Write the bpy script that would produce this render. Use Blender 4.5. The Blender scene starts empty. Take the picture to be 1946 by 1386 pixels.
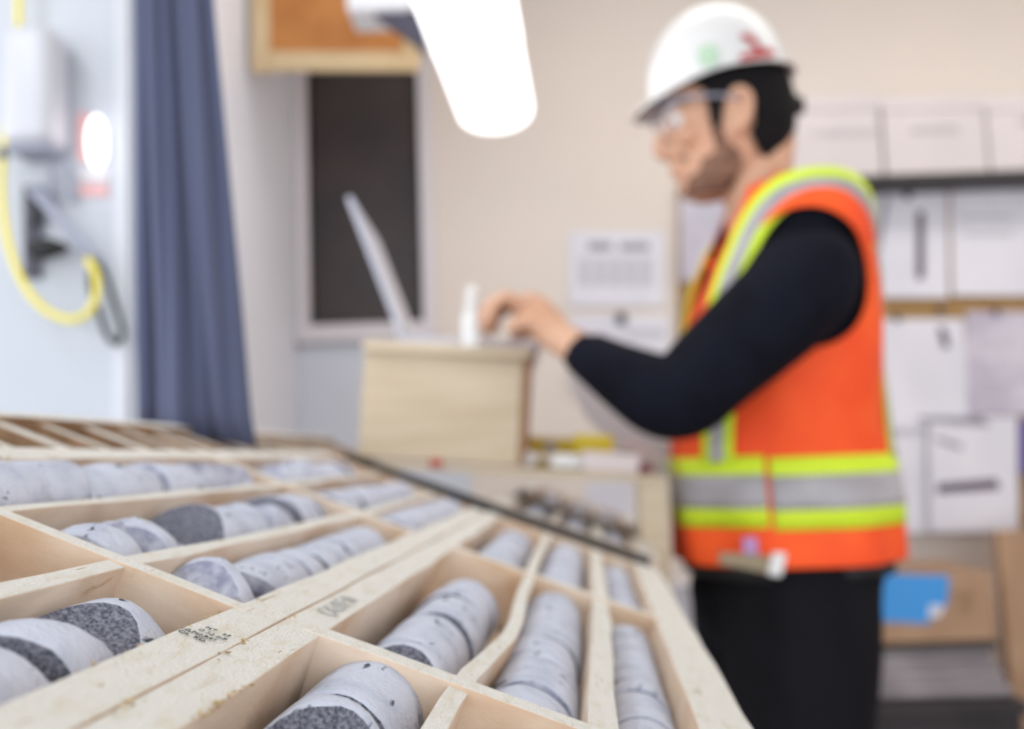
import bpy, bmesh, math, random
from mathutils import Vector, Matrix, noise
random.seed(7)
S = bpy.context.scene
C = S.collection
# ---------------------------------------------------------------- camera
F = 1892.0; CX, CY = 973.0, 693.0; H = 1.13
MW = Matrix(((0.99938, 0.03516, 0.0), (0.00334, -0.09494, 0.99548), (-0.035, 0.99486, 0.095)))  # rows: world X,Y,Z in (right, up, fwd)
cam_d = bpy.data.cameras.new('camera'); cam = bpy.data.objects.new('camera', cam_d); C.objects.link(cam)
rx_ = MW.col[0]; ry_ = MW.col[1]; rz_ = -MW.col[2]
cam.matrix_world = Matrix(((rx_[0], ry_[0], rz_[0], 0), (rx_[1], ry_[1], rz_[1], 0), (rx_[2], ry_[2], rz_[2], H), (0, 0, 0, 1)))
cam_d.sensor_width = 36; cam_d.lens = 36 * F / 1946; cam_d.clip_start = 0.01
cam_d.dof.use_dof = True; cam_d.dof.focus_distance = 0.375; cam_d.dof.aperture_fstop = 4.9
S.camera = cam
# ---------------------------------------------------------------- world, lights, exposure
W = bpy.data.worlds.new('world'); S.world = W; W.use_nodes = True
W.node_tree.nodes['Background'].inputs[0].default_value = (0.93, 0.96, 1.0, 1)
W.node_tree.nodes['Background'].inputs[1].default_value = 1.75
S.view_settings.view_transform = 'Standard'; S.view_settings.look = 'None'
S.view_settings.gamma = 1.0; S.view_settings.use_curve_mapping = False
S.view_settings.exposure = 0.60
def area(name, loc, sx, sy, power, col, rot=(0, 0, 0)):
    l = bpy.data.lights.new(name, 'AREA'); l.shape = 'RECTANGLE'; l.size = sx; l.size_y = sy; l.energy = power; l.color = col
    o = bpy.data.objects.new(name, l); C.objects.link(o); o.location = loc; o.rotation_euler = rot; return o
area('added_ceiling_fill', (0.9, 1.75, 2.54), 1.6, 0.3, 5, (1, .95, .90))  # unseen fill lights added to brighten back wall and room, no fixtures modelled
area('added_ceiling_fill', (-0.1, 2.05, 2.54), 0.8, 0.2, 1, (1, .95, .90))
area('added_ceiling_fill', (-1.3, 0.7, 2.54), 0.3, 1.2, 6, (.90, .95, 1))
area('added_ceiling_fill', (2.3, 1.9, 2.54), 1.0, 0.3, 4, (1, .94, .88))

# ---------------------------------------------------------------- helpers
def P(x, y, Y):
    """world point seen at photo pixel (x, y) lying in the upright plane at distance Y"""
    r = MW @ Vector(((x - CX) / F, -(y - CY) / F, 1.0))
    return r * (Y / r.y) + Vector((0, 0, H))
def PX(p):
    c = MW.transposed() @ (Vector(p) - Vector((0, 0, H)))
    return (CX + F * c.x / c.z, CY - F * c.y / c.z)
def srgb(r, g, b):
    f = lambda c: (c / 255 / 12.92) if c / 255 <= .04045 else ((c / 255 + .055) / 1.055) ** 2.4
    return (f(r), f(g), f(b), 1)
def mat(name, col, rough=.6, col2=None, scale=20, stretch=(1, 1, 1), bump=0, bscale=None, spec=.5, lo=.4, hi=.6, detail=4, emit=0, alpha=None, trans=0, rnd=0, coat=0, sheen=0, spots=None, sscale=95, slo=.64, shi=.70):
    m = bpy.data.materials.new(name); m.use_nodes = True; nt = m.node_tree; b = nt.nodes['Principled BSDF']
    b.inputs['Roughness'].default_value = rough; b.inputs['Specular IOR Level'].default_value = spec
    b.inputs['Coat Weight'].default_value = coat; b.inputs['Sheen Weight'].default_value = sheen
    b.inputs['Base Color'].default_value = col
    if emit:
        b.inputs['Emission Color'].default_value = col; b.inputs['Emission Strength'].default_value = emit
    if alpha: b.inputs['Alpha'].default_value = alpha
    if trans: b.inputs['Transmission Weight'].default_value = trans
    tc = nt.nodes.new('ShaderNodeTexCoord'); mp = nt.nodes.new('ShaderNodeMapping'); mp.inputs['Scale'].default_value = stretch
    nt.links.new(tc.outputs['Object'], mp.inputs[0])
    vec = mp.outputs[0]
    if rnd:
        oi = nt.nodes.new('ShaderNodeObjectInfo'); mu = nt.nodes.new('ShaderNodeMath'); mu.operation = 'MULTIPLY'; mu.inputs[1].default_value = 37.0
        nt.links.new(oi.outputs['Random'], mu.inputs[0]); ad = nt.nodes.new('ShaderNodeVectorMath'); ad.operation = 'ADD'
        nt.links.new(vec, ad.inputs[0]); nt.links.new(mu.outputs[0], ad.inputs[1]); vec = ad.outputs[0]
    if col2:
        n = nt.nodes.new('ShaderNodeTexNoise'); n.inputs['Scale'].default_value = scale; n.inputs['Detail'].default_value = detail
        nt.links.new(vec, n.inputs['Vector'])
        r = nt.nodes.new('ShaderNodeValToRGB'); r.color_ramp.elements[0].position = lo; r.color_ramp.elements[1].position = hi
        r.color_ramp.elements[0].color = col; r.color_ramp.elements[1].color = col2
        nt.links.new(n.outputs['Fac'], r.inputs[0]); nt.links.new(r.outputs[0], b.inputs['Base Color'])
    if spots:
        n3 = nt.nodes.new('ShaderNodeTexNoise'); n3.inputs['Scale'].default_value = sscale; n3.inputs['Detail'].default_value = 9; n3.inputs['Distortion'].default_value = 1.6
        mp3 = nt.nodes.new('ShaderNodeMapping'); mp3.inputs['Scale'].default_value = (1, .45, 1); nt.links.new(vec, mp3.inputs[0]); nt.links.new(mp3.outputs[0], n3.inputs['Vector'])
        r3 = nt.nodes.new('ShaderNodeValToRGB'); r3.color_ramp.elements[0].position = slo; r3.color_ramp.elements[1].position = shi; nt.links.new(n3.outputs['Fac'], r3.inputs[0])
        mx = nt.nodes.new('ShaderNodeMix'); mx.data_type = 'RGBA'; nt.links.new(r3.outputs[0], mx.inputs[0]); nt.links.new(r.outputs[0], mx.inputs[6]); mx.inputs[7].default_value = spots
        nt.links.new(mx.outputs[2], b.inputs['Base Color'])
    if bump:
        n2 = nt.nodes.new('ShaderNodeTexNoise'); n2.inputs['Scale'].default_value = bscale or scale; n2.inputs['Detail'].default_value = 5
        nt.links.new(vec, n2.inputs['Vector']); bp = nt.nodes.new('ShaderNodeBump'); bp.inputs['Strength'].default_value = bump; bp.inputs['Distance'].default_value = .002
        nt.links.new(n2.outputs['Fac'], bp.inputs['Height']); nt.links.new(bp.outputs[0], b.inputs['Normal'])
    return m
def link(name, me, mats, parent=None, mw=None, smooth=False):
    o = bpy.data.objects.new(name, me); C.objects.link(o)
    for m in (mats if isinstance(mats, (list, tuple)) else [mats]): me.materials.append(m)
    if smooth:
        for p in me.polygons: p.use_smooth = True
    if parent: o.parent = parent
    if mw is not None: o.matrix_world = mw
    return o
def obj(name, bm, mats, parent=None, mw=None, smooth=False, bevel=0):
    me = bpy.data.meshes.new(name)
    bmesh.ops.recalc_face_normals(bm, faces=bm.faces[:])
    bm.to_mesh(me); bm.free()
    o = link(name, me, mats, parent, mw, smooth)
    if bevel:
        bv = o.modifiers.new('bevel', 'BEVEL'); bv.width = bevel; bv.segments = 2; bv.limit_method = 'ANGLE'
    return o
def tag(o, label, cat=None, group=None, kind=None):
    if label: o['label'] = label
    if cat: o['category'] = cat
    if group: o['group'] = group
    if kind: o['kind'] = kind
    return o
def empty(name, mw, label, cat, group=None):
    o = bpy.data.objects.new(name, None); C.objects.link(o); o.empty_display_size = .05
    o.matrix_world = mw if isinstance(mw, Matrix) else Matrix.Translation(mw)
    return tag(o, label, cat, group)
def child(name, bm, mats, parent, smooth=False, bevel=0):
    """bm given in world coordinates; stored relative to its parent"""
    bm.transform(parent_world(parent).inverted())
    return obj(name, bm, mats, parent, None, smooth, bevel)
def parent_world(o):
    m = o.matrix_basis.copy(); q = o.parent
    while q: m = q.matrix_basis @ m; q = q.parent
    return m
def settle(o):
    """move the object's origin to the middle of its base"""
    vs = [v.co for v in o.data.vertices]
    c = Vector((sum(v.x for v in vs) / len(vs), sum(v.y for v in vs) / len(vs), min(v.z for v in vs)))
    o.data.transform(Matrix.Translation(-c)); o.location = o.location + c
    return o
def box(bm, a, b, mi=0):
    v = [bm.verts.new((x, y, z)) for x in (a[0], b[0]) for y in (a[1], b[1]) for z in (a[2], b[2])]
    for f in ((0, 1, 3, 2), (4, 6, 7, 5), (0, 4, 5, 1), (2, 3, 7, 6), (0, 2, 6, 4), (1, 5, 7, 3)):
        fc = bm.faces.new([v[i] for i in f]); fc.material_index = mi
    return v
def prism(bm, pts, d):
    """closed polygon pts (Vectors) extruded by vector d"""
    a = [bm.verts.new(p) for p in pts]; b = [bm.verts.new(Vector(p) + d) for p in pts]; n = len(a)
    bm.faces.new(a); bm.faces.new(b[::-1])
    for i in range(n): bm.faces.new((a[i], a[(i + 1) % n], b[(i + 1) % n], b[i]))
def quadpx(bm, x0, y0, x1, y1, Y, d=.004):
    prism(bm, [P(x0, y0, Y), P(x1, y0, Y), P(x1, y1, Y), P(x0, y1, Y)], Vector((0, d, 0)))
def cr(p0, p1, p2, p3, t):
    return .5 * ((2 * p1) + (-p0 + p2) * t + (2 * p0 - 5 * p1 + 4 * p2 - p3) * t * t + (-p0 + 3 * p1 - 3 * p2 + p3) * t ** 3)
def resample(keys, per):
    """keys: list of Vector/tuple rows, catmull-rom"""
    K = [Vector(k) for k in keys]; out = []
    for i in range(len(K) - 1):
        p0 = K[max(i - 1, 0)]; p3 = K[min(i + 2, len(K) - 1)]
        for j in range(per): out.append(cr(p0, K[i], K[i + 1], p3, j / per))
    out.append(K[-1]); return out
def skin_rings(bm, rings, cap=True, mi=0):
    vr = [[bm.verts.new(p) for p in r] for r in rings]
    for a, b in zip(vr, vr[1:]):
        n = len(a)
        for i in range(n):
            f = bm.faces.new((a[i], a[(i + 1) % n], b[(i + 1) % n], b[i])); f.material_index = mi
    if cap:
        bm.faces.new(vr[0][::-1]).material_index = mi; bm.faces.new(vr[-1]).material_index = mi
    return vr
def tube(bm, pts, rad, n=10, per=6, mi=0, closed_caps=True):
    """tube through pts; rad number or list"""
    if not isinstance(rad, (list, tuple)): rad = [rad] * len(pts)
    K = resample_nd([tuple(p) + (r,) for p, r in zip(pts, rad)], per)
    rings = []; prev = None
    for i, k in enumerate(K):
        c = Vector(k[:3]); a = Vector(K[max(i - 1, 0)][:3]); b = Vector(K[min(i + 1, len(K) - 1)][:3])
        t = (b - a).normalized()
        if prev is None: prev = t.orthogonal().normalized()
        u = (prev - t * prev.dot(t)).normalized(); w = t.cross(u); prev = u
        rings.append([c + (u * math.cos(2 * math.pi * j / n) + w * math.sin(2 * math.pi * j / n)) * k[3] for j in range(n)])
    return skin_rings(bm, rings, closed_caps, mi)
def resample_nd(keys, per):
    out = []; n = len(keys)
    for i in range(n - 1):
        p = [keys[max(i - 1, 0)], keys[i], keys[i + 1], keys[min(i + 2, n - 1)]]
        for j in range(per):
            t = j / per
            out.append([cr(p[0][k], p[1][k], p[2][k], p[3][k], t) for k in range(len(keys[0]))])
    out.append(list(keys[-1])); return out
def ellipsoid(bm, c, rx, ry, rz, rot=None, seg=20):
    r = bmesh.ops.create_uvsphere(bm, u_segments=seg, v_segments=seg // 2 + 2, radius=1)
    m = Matrix.Translation(c) @ (rot.to_4x4() if rot else Matrix.Identity(4)) @ Matrix.Diagonal((rx, ry, rz, 1))
    bmesh.ops.transform(bm, matrix=m, verts=r['verts']); return r['verts']
def inpoly(x, y, poly):
    c = False; n = len(poly)
    for i in range(n):
        x0, y0 = poly[i]; x1, y1 = poly[(i + 1) % n]
        if (y0 > y) != (y1 > y) and x < (x1 - x0) * (y - y0) / (y1 - y0) + x0: c = not c
    return c
def text_bm(s, size, mat4, depth=.0003):
    cu = bpy.data.curves.new('txt', 'FONT'); cu.body = s; cu.size = size; cu.extrude = depth; cu.align_x = 'CENTER'; cu.align_y = 'CENTER'
    o = bpy.data.objects.new('txt', cu); C.objects.link(o)
    dg = bpy.context.evaluated_depsgraph_get(); me = bpy.data.meshes.new_from_object(o.evaluated_get(dg))
    bm = bmesh.new(); bm.from_mesh(me); bm.transform(mat4)
    bpy.data.objects.remove(o); bpy.data.curves.remove(cu); bpy.data.meshes.remove(me)
    return bm
def rotmat(x, y, z, loc):
    return Matrix(((x[0], y[0], z[0], loc[0]), (x[1], y[1], z[1], loc[1]), (x[2], y[2], z[2], loc[2]), (0, 0, 0, 1)))
FACE = lambda loc: rotmat((1, 0, 0), (0, 0, 1), (0, -1, 0), loc)      # text facing the camera side (-Y)

# ---------------------------------------------------------------- materials
M = dict(
 sawn=mat('sawn_pine', srgb(233, 231, 225), .8, srgb(218, 208, 186), 60, (3, 1, 3), 1.0, 330, spec=.2, lo=.5, hi=.85, detail=8, spots=srgb(176, 152, 104), sscale=70, slo=.66, shi=.74),
 ply=mat('plywood_tan', srgb(222, 204, 186), .7, srgb(196, 160, 124), 13, (1, .8, 1.5), .4, 70, spec=.3, lo=.42, hi=.72, detail=6, spots=srgb(160, 108, 64), sscale=24, slo=.68, shi=.76),
 splint=mat('splinter_wood', srgb(206, 184, 140), .8, srgb(150, 122, 84), 300),
 honey=mat('honey_wood', srgb(205, 165, 112), .65, srgb(178, 130, 80), 12, (2, .5, 2), .3, 40),
 oldwood=mat('weathered_wood', srgb(170, 138, 108), .8, srgb(140, 108, 80), 12, (3, 1, 1), .3, 40),
 standply=mat('pale_plywood', srgb(206, 190, 166), .6, srgb(194, 177, 150), 7, (.5, 1, 6), .1, 40),
 standedge=mat('plywood_edge', srgb(150, 112, 82), .7),
 core=mat('core_rock_side', srgb(205, 210, 226), .9, srgb(172, 179, 198), 50, (1, 1, 1), .9, 420, spec=.15, lo=.45, hi=.78, detail=8, rnd=1, spots=srgb(74, 80, 92)),
 face=mat('core_rock_break', srgb(84, 88, 102), .9, srgb(156, 157, 172), 700, (1, 1, 1), .9, 700, spec=.2, lo=.36, hi=.70, detail=5, rnd=1),
 facel=mat('core_rock_pale_break', srgb(142, 145, 168), .9, srgb(196, 199, 214), 110, (1, 1, 1), .7, 300, spec=.2, lo=.4, hi=.66, detail=6, rnd=1),
 wallbeige=mat('wall_paint_beige', srgb(230, 217, 207), .8, srgb(226, 215, 206), 1.5),
 wallwhite=mat('wall_paint_white', srgb(218, 221, 230), .6, srgb(210, 214, 224), 1.2),
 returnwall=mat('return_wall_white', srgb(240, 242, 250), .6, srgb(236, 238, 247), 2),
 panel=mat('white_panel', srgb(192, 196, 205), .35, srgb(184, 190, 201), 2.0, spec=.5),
 trim=mat('white_trim', srgb(204, 207, 216), .5), dispw=mat('dispenser_white', srgb(200, 201, 210), .35),
 trimp=mat('window_trim_white', srgb(220, 214, 218), .5),
 floor=mat('floor_grey', srgb(120, 112, 104), .6, srgb(98, 92, 86), 4),
 ceil=mat('ceiling_white', srgb(225, 222, 216), .9, srgb(218, 216, 210), 3),
 darkglass=mat('window_mesh_dark', srgb(62, 52, 52), .5, srgb(52, 46, 48), 6, (1, 1, 1)),
 black=mat('black_rubber', srgb(26, 26, 30), .6, srgb(16, 16, 20), 20),
 curtain=mat('curtain_blue', srgb(84, 90, 118), .9, srgb(76, 82, 108), 6, (1, 1, .2), .2, 300, sheen=.1),
 orange=mat('vest_orange', srgb(252, 92, 28), .75, srgb(244, 78, 24), 8, bump=.3, bscale=30),
 lime=mat('vest_lime', srgb(214, 240, 52), .7, srgb(206, 232, 40), 9),
 silver=mat('reflective_tape', srgb(176, 172, 178), .4, srgb(150, 146, 150), 6, (1, 1, 1)),
 shirt=mat('navy_shirt', srgb(18, 20, 32), .95, srgb(13, 14, 24), 12, bump=.3, bscale=18, spec=.15),
 trouser=mat('black_trousers', srgb(22, 21, 26), .95, srgb(15, 14, 18), 10, (1, 1, .3), .4, 12, spec=.15),
 skin=mat('skin', srgb(208, 164, 136), .55, srgb(198, 150, 122), 12),
 beard=mat('stubble', srgb(104, 74, 60), .9, srgb(136, 102, 84), 60),
 hair=mat('black_hair', srgb(14, 12, 15), .85, srgb(22, 20, 23), 60, (1, 1, 5), .5, 80, spec=.2),
 hat=mat('white_helmet', srgb(222, 222, 222), .35, srgb(216, 216, 217), 4, spec=.5, coat=.3),
 red=mat('red_print', srgb(176, 30, 36), .5), green=mat('green_sticker', srgb(176, 206, 178), .5),
 lens=mat('clear_lens', (.9, .93, 1, 1), .08, alpha=.14), greyplastic=mat('grey_plastic', srgb(150, 154, 172), .4),
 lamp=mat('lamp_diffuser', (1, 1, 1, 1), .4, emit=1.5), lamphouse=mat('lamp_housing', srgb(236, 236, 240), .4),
 slate=mat('slate_metal', srgb(74, 72, 88), .5),
 corkorange=mat('amber_board', srgb(186, 124, 66), .8, srgb(170, 108, 54), 9, bump=.3, bscale=120),
 framewood=mat('light_oak_frame', srgb(206, 182, 144), .6, srgb(196, 170, 128), 6, (1, 1, 1)),
 cork=mat('cork_board', srgb(168, 134, 88), .9, srgb(150, 116, 72), 80),
 paperw=mat('bright_paper', srgb(240, 238, 246), .8, srgb(234, 232, 242), 5),
 paper=mat('white_paper', srgb(226, 224, 232), .8, srgb(218, 216, 226), 5), ink=mat('print_grey', srgb(150, 146, 158), .8), inkd=mat('print_dark', srgb(92, 80, 96), .8),
 inkl=mat('print_pale', srgb(196, 194, 204), .8), poster=mat('poster_mauve', srgb(206, 200, 212), .8, srgb(186, 178, 194), 7),
 storage=mat('storage_box_white', srgb(222, 212, 212), .8, srgb(214, 205, 205), 3),
 steel=mat('dark_steel', srgb(38, 32, 32), .5), silverlap=mat('laptop_aluminium', srgb(186, 188, 202), .3, spec=.6), laps=mat('laptop_screen', srgb(205, 208, 220), .25),
 keys=mat('laptop_keys', srgb(70, 72, 84), .5),
 white=mat('white_plastic', srgb(226, 226, 226), .35), yellow=mat('yellow_plastic', srgb(238, 222, 50), .45, srgb(226, 206, 36), 20), yellowd=mat('yellow_dark', srgb(196, 168, 22), .5),
 hose=mat('yellow_hose', srgb(238, 222, 90), .5), cardboard=mat('cardboard', srgb(178, 144, 116), .8, srgb(168, 134, 106), 7), blue=mat('blue_label', srgb(62, 150, 224), .6),
 sack=mat('grey_sack', srgb(172, 164, 166), .8, srgb(146, 138, 142), 7, (1, 1, 4), .4, 12), pink=mat('pinkish_foam', srgb(226, 214, 214), .8),
 darkcrate=mat('dark_crate', srgb(52, 46, 50), .7, srgb(40, 36, 40), 5), purple=mat('purple_binder', srgb(92, 74, 150), .5), maroon=mat('maroon', srgb(110, 40, 50), .6),
 beltm=mat('tan_webbing', srgb(150, 136, 112), .8), rededge=mat('pale_red_print', srgb(226, 176, 176), .7),
)

# ---------------------------------------------------------------- the setting
def struct(name, bm, m, **k):
    o = obj(name, bm, m, **k); o['kind'] = 'structure'; return o
bm = bmesh.new(); box(bm, (-2.6, -2.5, -.06), (3.2, 3.0, 0)); struct('floor', bm, M['floor'])
bm = bmesh.new(); box(bm, (-2.6, -2.3, 2.6), (3.2, 3.0, 2.66)); struct('ceiling', bm, M['ceil'])
YB = 2.8
wx0 = P(587, 400, YB).x; wx1 = P(800, 400, YB).x; wz0 = P(700, 617, YB).z; wz1 = P(700, 60, YB).z
XC = P(565, 600, YB).x
bm = bmesh.new()      # back wall with the window opening
for a, b in (((XC - .1, YB, 0), (wx0, YB + .08, 2.6)), ((wx1, YB, 0), (3.2, YB + .08, 2.6)), ((wx0, YB, 0), (wx1, YB + .08, wz0)), ((wx0, YB, wz1), (wx1, YB + .08, 2.6))): box(bm, a, b)
struct('wall_back', bm, M['wallbeige'])
bm = bmesh.new(); box(bm, (3.2, -.9, 0), (3.26, YB + .08, 2.6)); struct('wall_right', bm, M['wallbeige'])
YP = 1.9
bm = bmesh.new(); box(bm, (-2.6, YP, 0), (XC - .06, YP + .06, 2.6)); box(bm, (XC - .06, YP + .061, 0), (XC, YB, 2.6), 1); box(bm, (XC - .06, YP, 0), (XC, YP + .0605, 2.6)); struct('wall_left', bm, [M['panel'], M['returnwall']])
win = bpy.data.objects.new('window_1', None); C.objects.link(win); win.location = ((wx0 + wx1) / 2, YB, wz0); win['kind'] = 'structure'
bm = bmesh.new(); box(bm, (wx0, YB + .03, wz0), (wx1, YB + .04, wz1)); child('window_pane', bm, M['darkglass'], win)
for nm, a, b in (('window_frame', (wx0 - .034, YB - .02, wz0 - .05), (wx0, YB + .05, wz1 + .03)), ('window_frame', (wx1, YB - .02, wz0 - .05), (wx1 + .038, YB + .05, wz1 + .03)),
                 ('window_frame', (wx0, YB - .02, wz1), (wx1, YB + .05, wz1 + .03)), ('window_sill', (wx0 - .034, YB - .035, wz0 - .05), (wx1 + .02, YB + .05, wz0))):
    bm = bmesh.new(); box(bm, a, b); child(nm, bm, M['trimp'], win, bevel=.003)
bm = bmesh.new(); box(bm, (P(222, 400, YP).x, YP - .018, 0), (P(249, 400, YP).x, YP, 2.6)); struct('trim_1', bm, M['trim'], bevel=.003)
bm = bmesh.new(); box(bm, (XC - .001, YP + .02, 0), (XC + .012, YB, .1)); struct('baseboard_left', bm, M['trim'])
bm = bmesh.new(); box(bm, (XC + .012, YB - .012, 0), (3.2, YB, .1)); struct('baseboard_back', bm, M['trim'])
# lower wainscot board of back wall (greyer)
bm = bmesh.new(); box(bm, (XC + .002, YB - .008, .1), (P(690, 800, YB).x + .3, YB, P(620, 655, YB).z)); struct('trim_2', bm, M['wallwhite'])

# ---------------------------------------------------------------- tray frames
def frame(u, v, n, t):
    return Matrix(((u[0], v[0], n[0], t[0]), (u[1], v[1], n[1], t[1]), (u[2], v[2], n[2], t[2]), (0, 0, 0, 1)))
FB = frame((.0760, .9971, .0001), (.9336, -.0713, -.3505), (-.3496, .0268, -.9365), (-.117, .017, 1.0612))
FA = frame((.0756, .9971, .0002), (.9246, -.0701, -.3738), (-.3729, .0285, -.9275), (-.327, -.1092, 1.1412))
for f_ in (FA, FB):
    for i in range(3): f_[i][2] = -f_[i][2]       # third axis: up from the tray, local coordinates (u, v, h)
def fixright(Fm):   # local axes must be right handed: use (v, u, h)
    m = Fm.copy()
    for i in range(3): m[i][0], m[i][1] = Fm[i][1], Fm[i][0]
    return m
FA, FB = fixright(FA), fixright(FB)               # local x = v (towards the worker), y = u (away), z = h
DEP = -.050
def plank(bm, x0, y0, x1, y1, z0=DEP, z1=0, jit=.0009, n=1, bow=0, seed=0):
    """a sawn board: top face gets material 1; long boards are cut in n pieces so that they can bow"""
    rows = []
    for i in range(n + 1):
        t = i / n; y = y0 + (y1 - y0) * t
        off = bow * math.sin(math.pi * t) if not callable(bow) else bow(y)
        jj = lambda k: noise.noise(Vector((y * 22 + seed, k * 9.1, seed))) * jit * 2
        rows.append([bm.verts.new((x0 + off + jj(1), y, z0)), bm.verts.new((x1 + off + jj(2), y, z0)), bm.verts.new((x1 + off + jj(3), y, z1 + jj(4) * .6)), bm.verts.new((x0 + off + jj(5), y, z1 + jj(6) * .6))])
    for a, b in zip(rows, rows[1:]):
        for k in range(4):
            f = bm.faces.new((a[k], a[(k + 1) % 4], b[(k + 1) % 4], b[k])); f.material_index = 1 if k == 2 else 0
    bm.faces.new(rows[0]).material_index = 0; bm.faces.new(rows[-1][::-1]).material_index = 0
def interp(pts):
    def g(y):
        if y <= pts[0][0]: return pts[0][1]
        for a, b in zip(pts, pts[1:]):
            if y <= b[0]:
                t = (y - a[0]) / (b[0] - a[0]); t = t * t * (3 - 2 * t); return a[1] + (b[1] - a[1]) * t
        return pts[-1][1]
    return g
def tray(label, Fm, y0, y1, lrail, rrail, divs, cross, group, endb=.012, wide_in=None, dz=0):
    mw = Fm @ Matrix.Translation((0, 0, dz))
    t = empty('core_tray', mw, label, 'core tray', group)
    ms = [M['ply'], M['sawn']]
    for i, (a, b) in enumerate((lrail, rrail)):
        bm = bmesh.new(); plank(bm, a, y0, b, y1, n=24, seed=i * 7 + y0); obj('side_rail', bm, ms, t, bevel=.0007)
    for i, (w, f_) in enumerate(divs):
        bm = bmesh.new(); plank(bm, -w / 2, y0, w / 2, y1 - endb, z0=DEP + .004, z1=-.0008, n=28, bow=interp(f_), seed=i * 3 + 11); obj('divider', bm, ms, t, bevel=.0006)
    for i, (ya, yb) in enumerate(cross):
        rowb = [lrail[1]] + [None] * len(divs) + [rrail[0]]
        bm = bmesh.new()
        n = 16; x0, x1 = lrail[1] - .009, rrail[0] + .006; rows = []
        for k in range(n + 1):
            x = x0 + (x1 - x0) * k / n; j = noise.noise(Vector((x * 30, i * 5.1 + y0, 3))) * .0008
            rows.append([bm.verts.new((x, ya + j, DEP + .004)), bm.verts.new((x, yb + j, DEP + .004)), bm.verts.new((x, yb + j, .0006 + j * .4)), bm.verts.new((x, ya + j, .0006))])
        for a, b in zip(rows, rows[1:]):
            for q in range(4):
                f = bm.faces.new((a[q], a[(q + 1) % 4], b[(q + 1) % 4], b[q])); f.material_index = 1 if q == 2 else 0
        bm.faces.new(rows[0]); bm.faces.new(rows[-1][::-1])
        obj('partition', bm, ms, t, bevel=.0005)
    if endb:
        bm = bmesh.new(); box(bm, (lrail[1] , y1 - endb, DEP), (rrail[0], y1 - .0005, -.0006)); obj('end_board', bm, [M['ply']], t, bevel=.001)
    bm = bmesh.new(); box(bm, (lrail[0] + .001, y0, DEP - .005), (rrail[1] - .001, y1 - .001, DEP)); obj('base_board', bm, M['ply'], t)
    return t
G = 'wooden core trays laid out on the logging table'
tB = tray('right wooden core tray nearest the worker, three rows of round grey core', FB, -.25, 1.2419, (-.0145, .0035), (.1745, .2075),
     [(.0085, [(0, .064), (.40, .0640), (.56, .0742), (.74, .0697), (1.0, .0662), (1.24, .0660)]), (.0135, [(0, .1262), (.42, .1262), (.77, .1292), (1.14, .1272)])],
     [(-.004, .008), (.4045, .4185), (.806, .8178)], G)
tA = tray('left wooden core tray with jumbled broken core, black stamp on its rail', FA, -.15, 1.3695, (-.0165, .0030), (.1815, .2000),
     [(.0072, [(0, .0642), (.55, .0642), (.9, .0645), (1.37, .0600)]), (.0088, [(0, .1290), (.54, .1285), (.72, .1330), (.95, .1350), (1.3, .1318)])],
     [(.13, .142), (.5397, .5508), (.9475, .9593)], G)
tC = tray('far wooden core tray beyond the black gap, running under the shelf plank', FB, 1.2775, 2.12, (-.0145, .0035), (.1775, .2075),
     [(.0085, [(0, .066), (2, .066)]), (.0135, [(0, .1272), (2, .1272)])], [(1.2790, 1.2865), (1.69, 1.70)], G, dz=.011)
tE = tray('far left core tray behind the black gap, below the laptop stand', FB, 1.2925, 1.462, (-.2090, -.1900), (-.0330, -.0155),
     [(.0085, [(0, -.083), (2, -.083)]), (.0085, [(0, -.140), (2, -.140)])], [(1.2935, 1.3000)], G, dz=-.004)
# nail-plate like stamp on the left tray's rail: printed black characters
sp = FA @ Matrix.Translation((.1905, .4900, .0010))
def stamp(par, Fm, x, y, s, size, m, rot=0, sx=1):
    b = text_bm(s, size, Matrix.Translation((x, y, .0009)) @ Matrix.Rotation(rot, 4, 'Z') @ Matrix.Diagonal((sx, 1, 1, 1)), .0001)
    me_o = obj('stamp_print', b, m, par); return me_o
stm = mat('stamp_ink', srgb(50, 58, 62), .8, srgb(200, 196, 182), 700, lo=.50, hi=.62)
stm2 = mat('faded_marker', srgb(150, 152, 154), .8, srgb(205, 203, 196), 500, lo=.45, hi=.62)
for y_, s_, x_ in ((.4990, 'HT   37', .1915), (.4935, 'D 22 S-P', .1915), (.4880, 'NLMAR47', .1885), (.4832, 'CA  KD.', .1880)):
    stamp(tA, FA, x_, y_, s_, .0040, stm, 0, .78)
stamp(tB, FB, -.0052, .466, 'CALRE N', .0125, stm2, math.radians(90), 1.0)
# splintered fibres along the rough sawn edges
def splinters(par, x, ys, seed, w=.0012):
    rnd = random.Random(seed); bm = bmesh.new()
    for y in ys:
        for k in range(5):
            c = Vector((x + rnd.uniform(-w, w), y + rnd.uniform(-.006, .006), rnd.uniform(-.001, .0006))); l = rnd.uniform(.0015, .005); q = rnd.uniform(.0003, .0008); an = rnd.uniform(-.6, .6)
            d = Vector((math.sin(an), math.cos(an), rnd.uniform(-.2, .35))) * l; sd_ = Vector((q, 0, 0)); up_ = Vector((0, 0, q))
            a = [bm.verts.new(c + sd_), bm.verts.new(c - sd_), bm.verts.new(c + up_), bm.verts.new(c + d)]
            for f in ((0, 1, 2), (0, 1, 3), (1, 2, 3), (2, 0, 3)): bm.faces.new([a[i] for i in f])
    o = obj('wood_splinters', bm, M['splint'], par); o['kind'] = 'stuff'
splinters(tB, .0035, [.268, .279, .287, .293, .302, .311], 1)
splinters(tB, -.0140, [.25, .262, .27, .335, .36, .42], 2, .0018)
splinters(tA, .0030, [.56, .6, .65, .7], 3)
splinters(tA, .1815, [.42, .45, .49, .52], 4)
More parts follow.
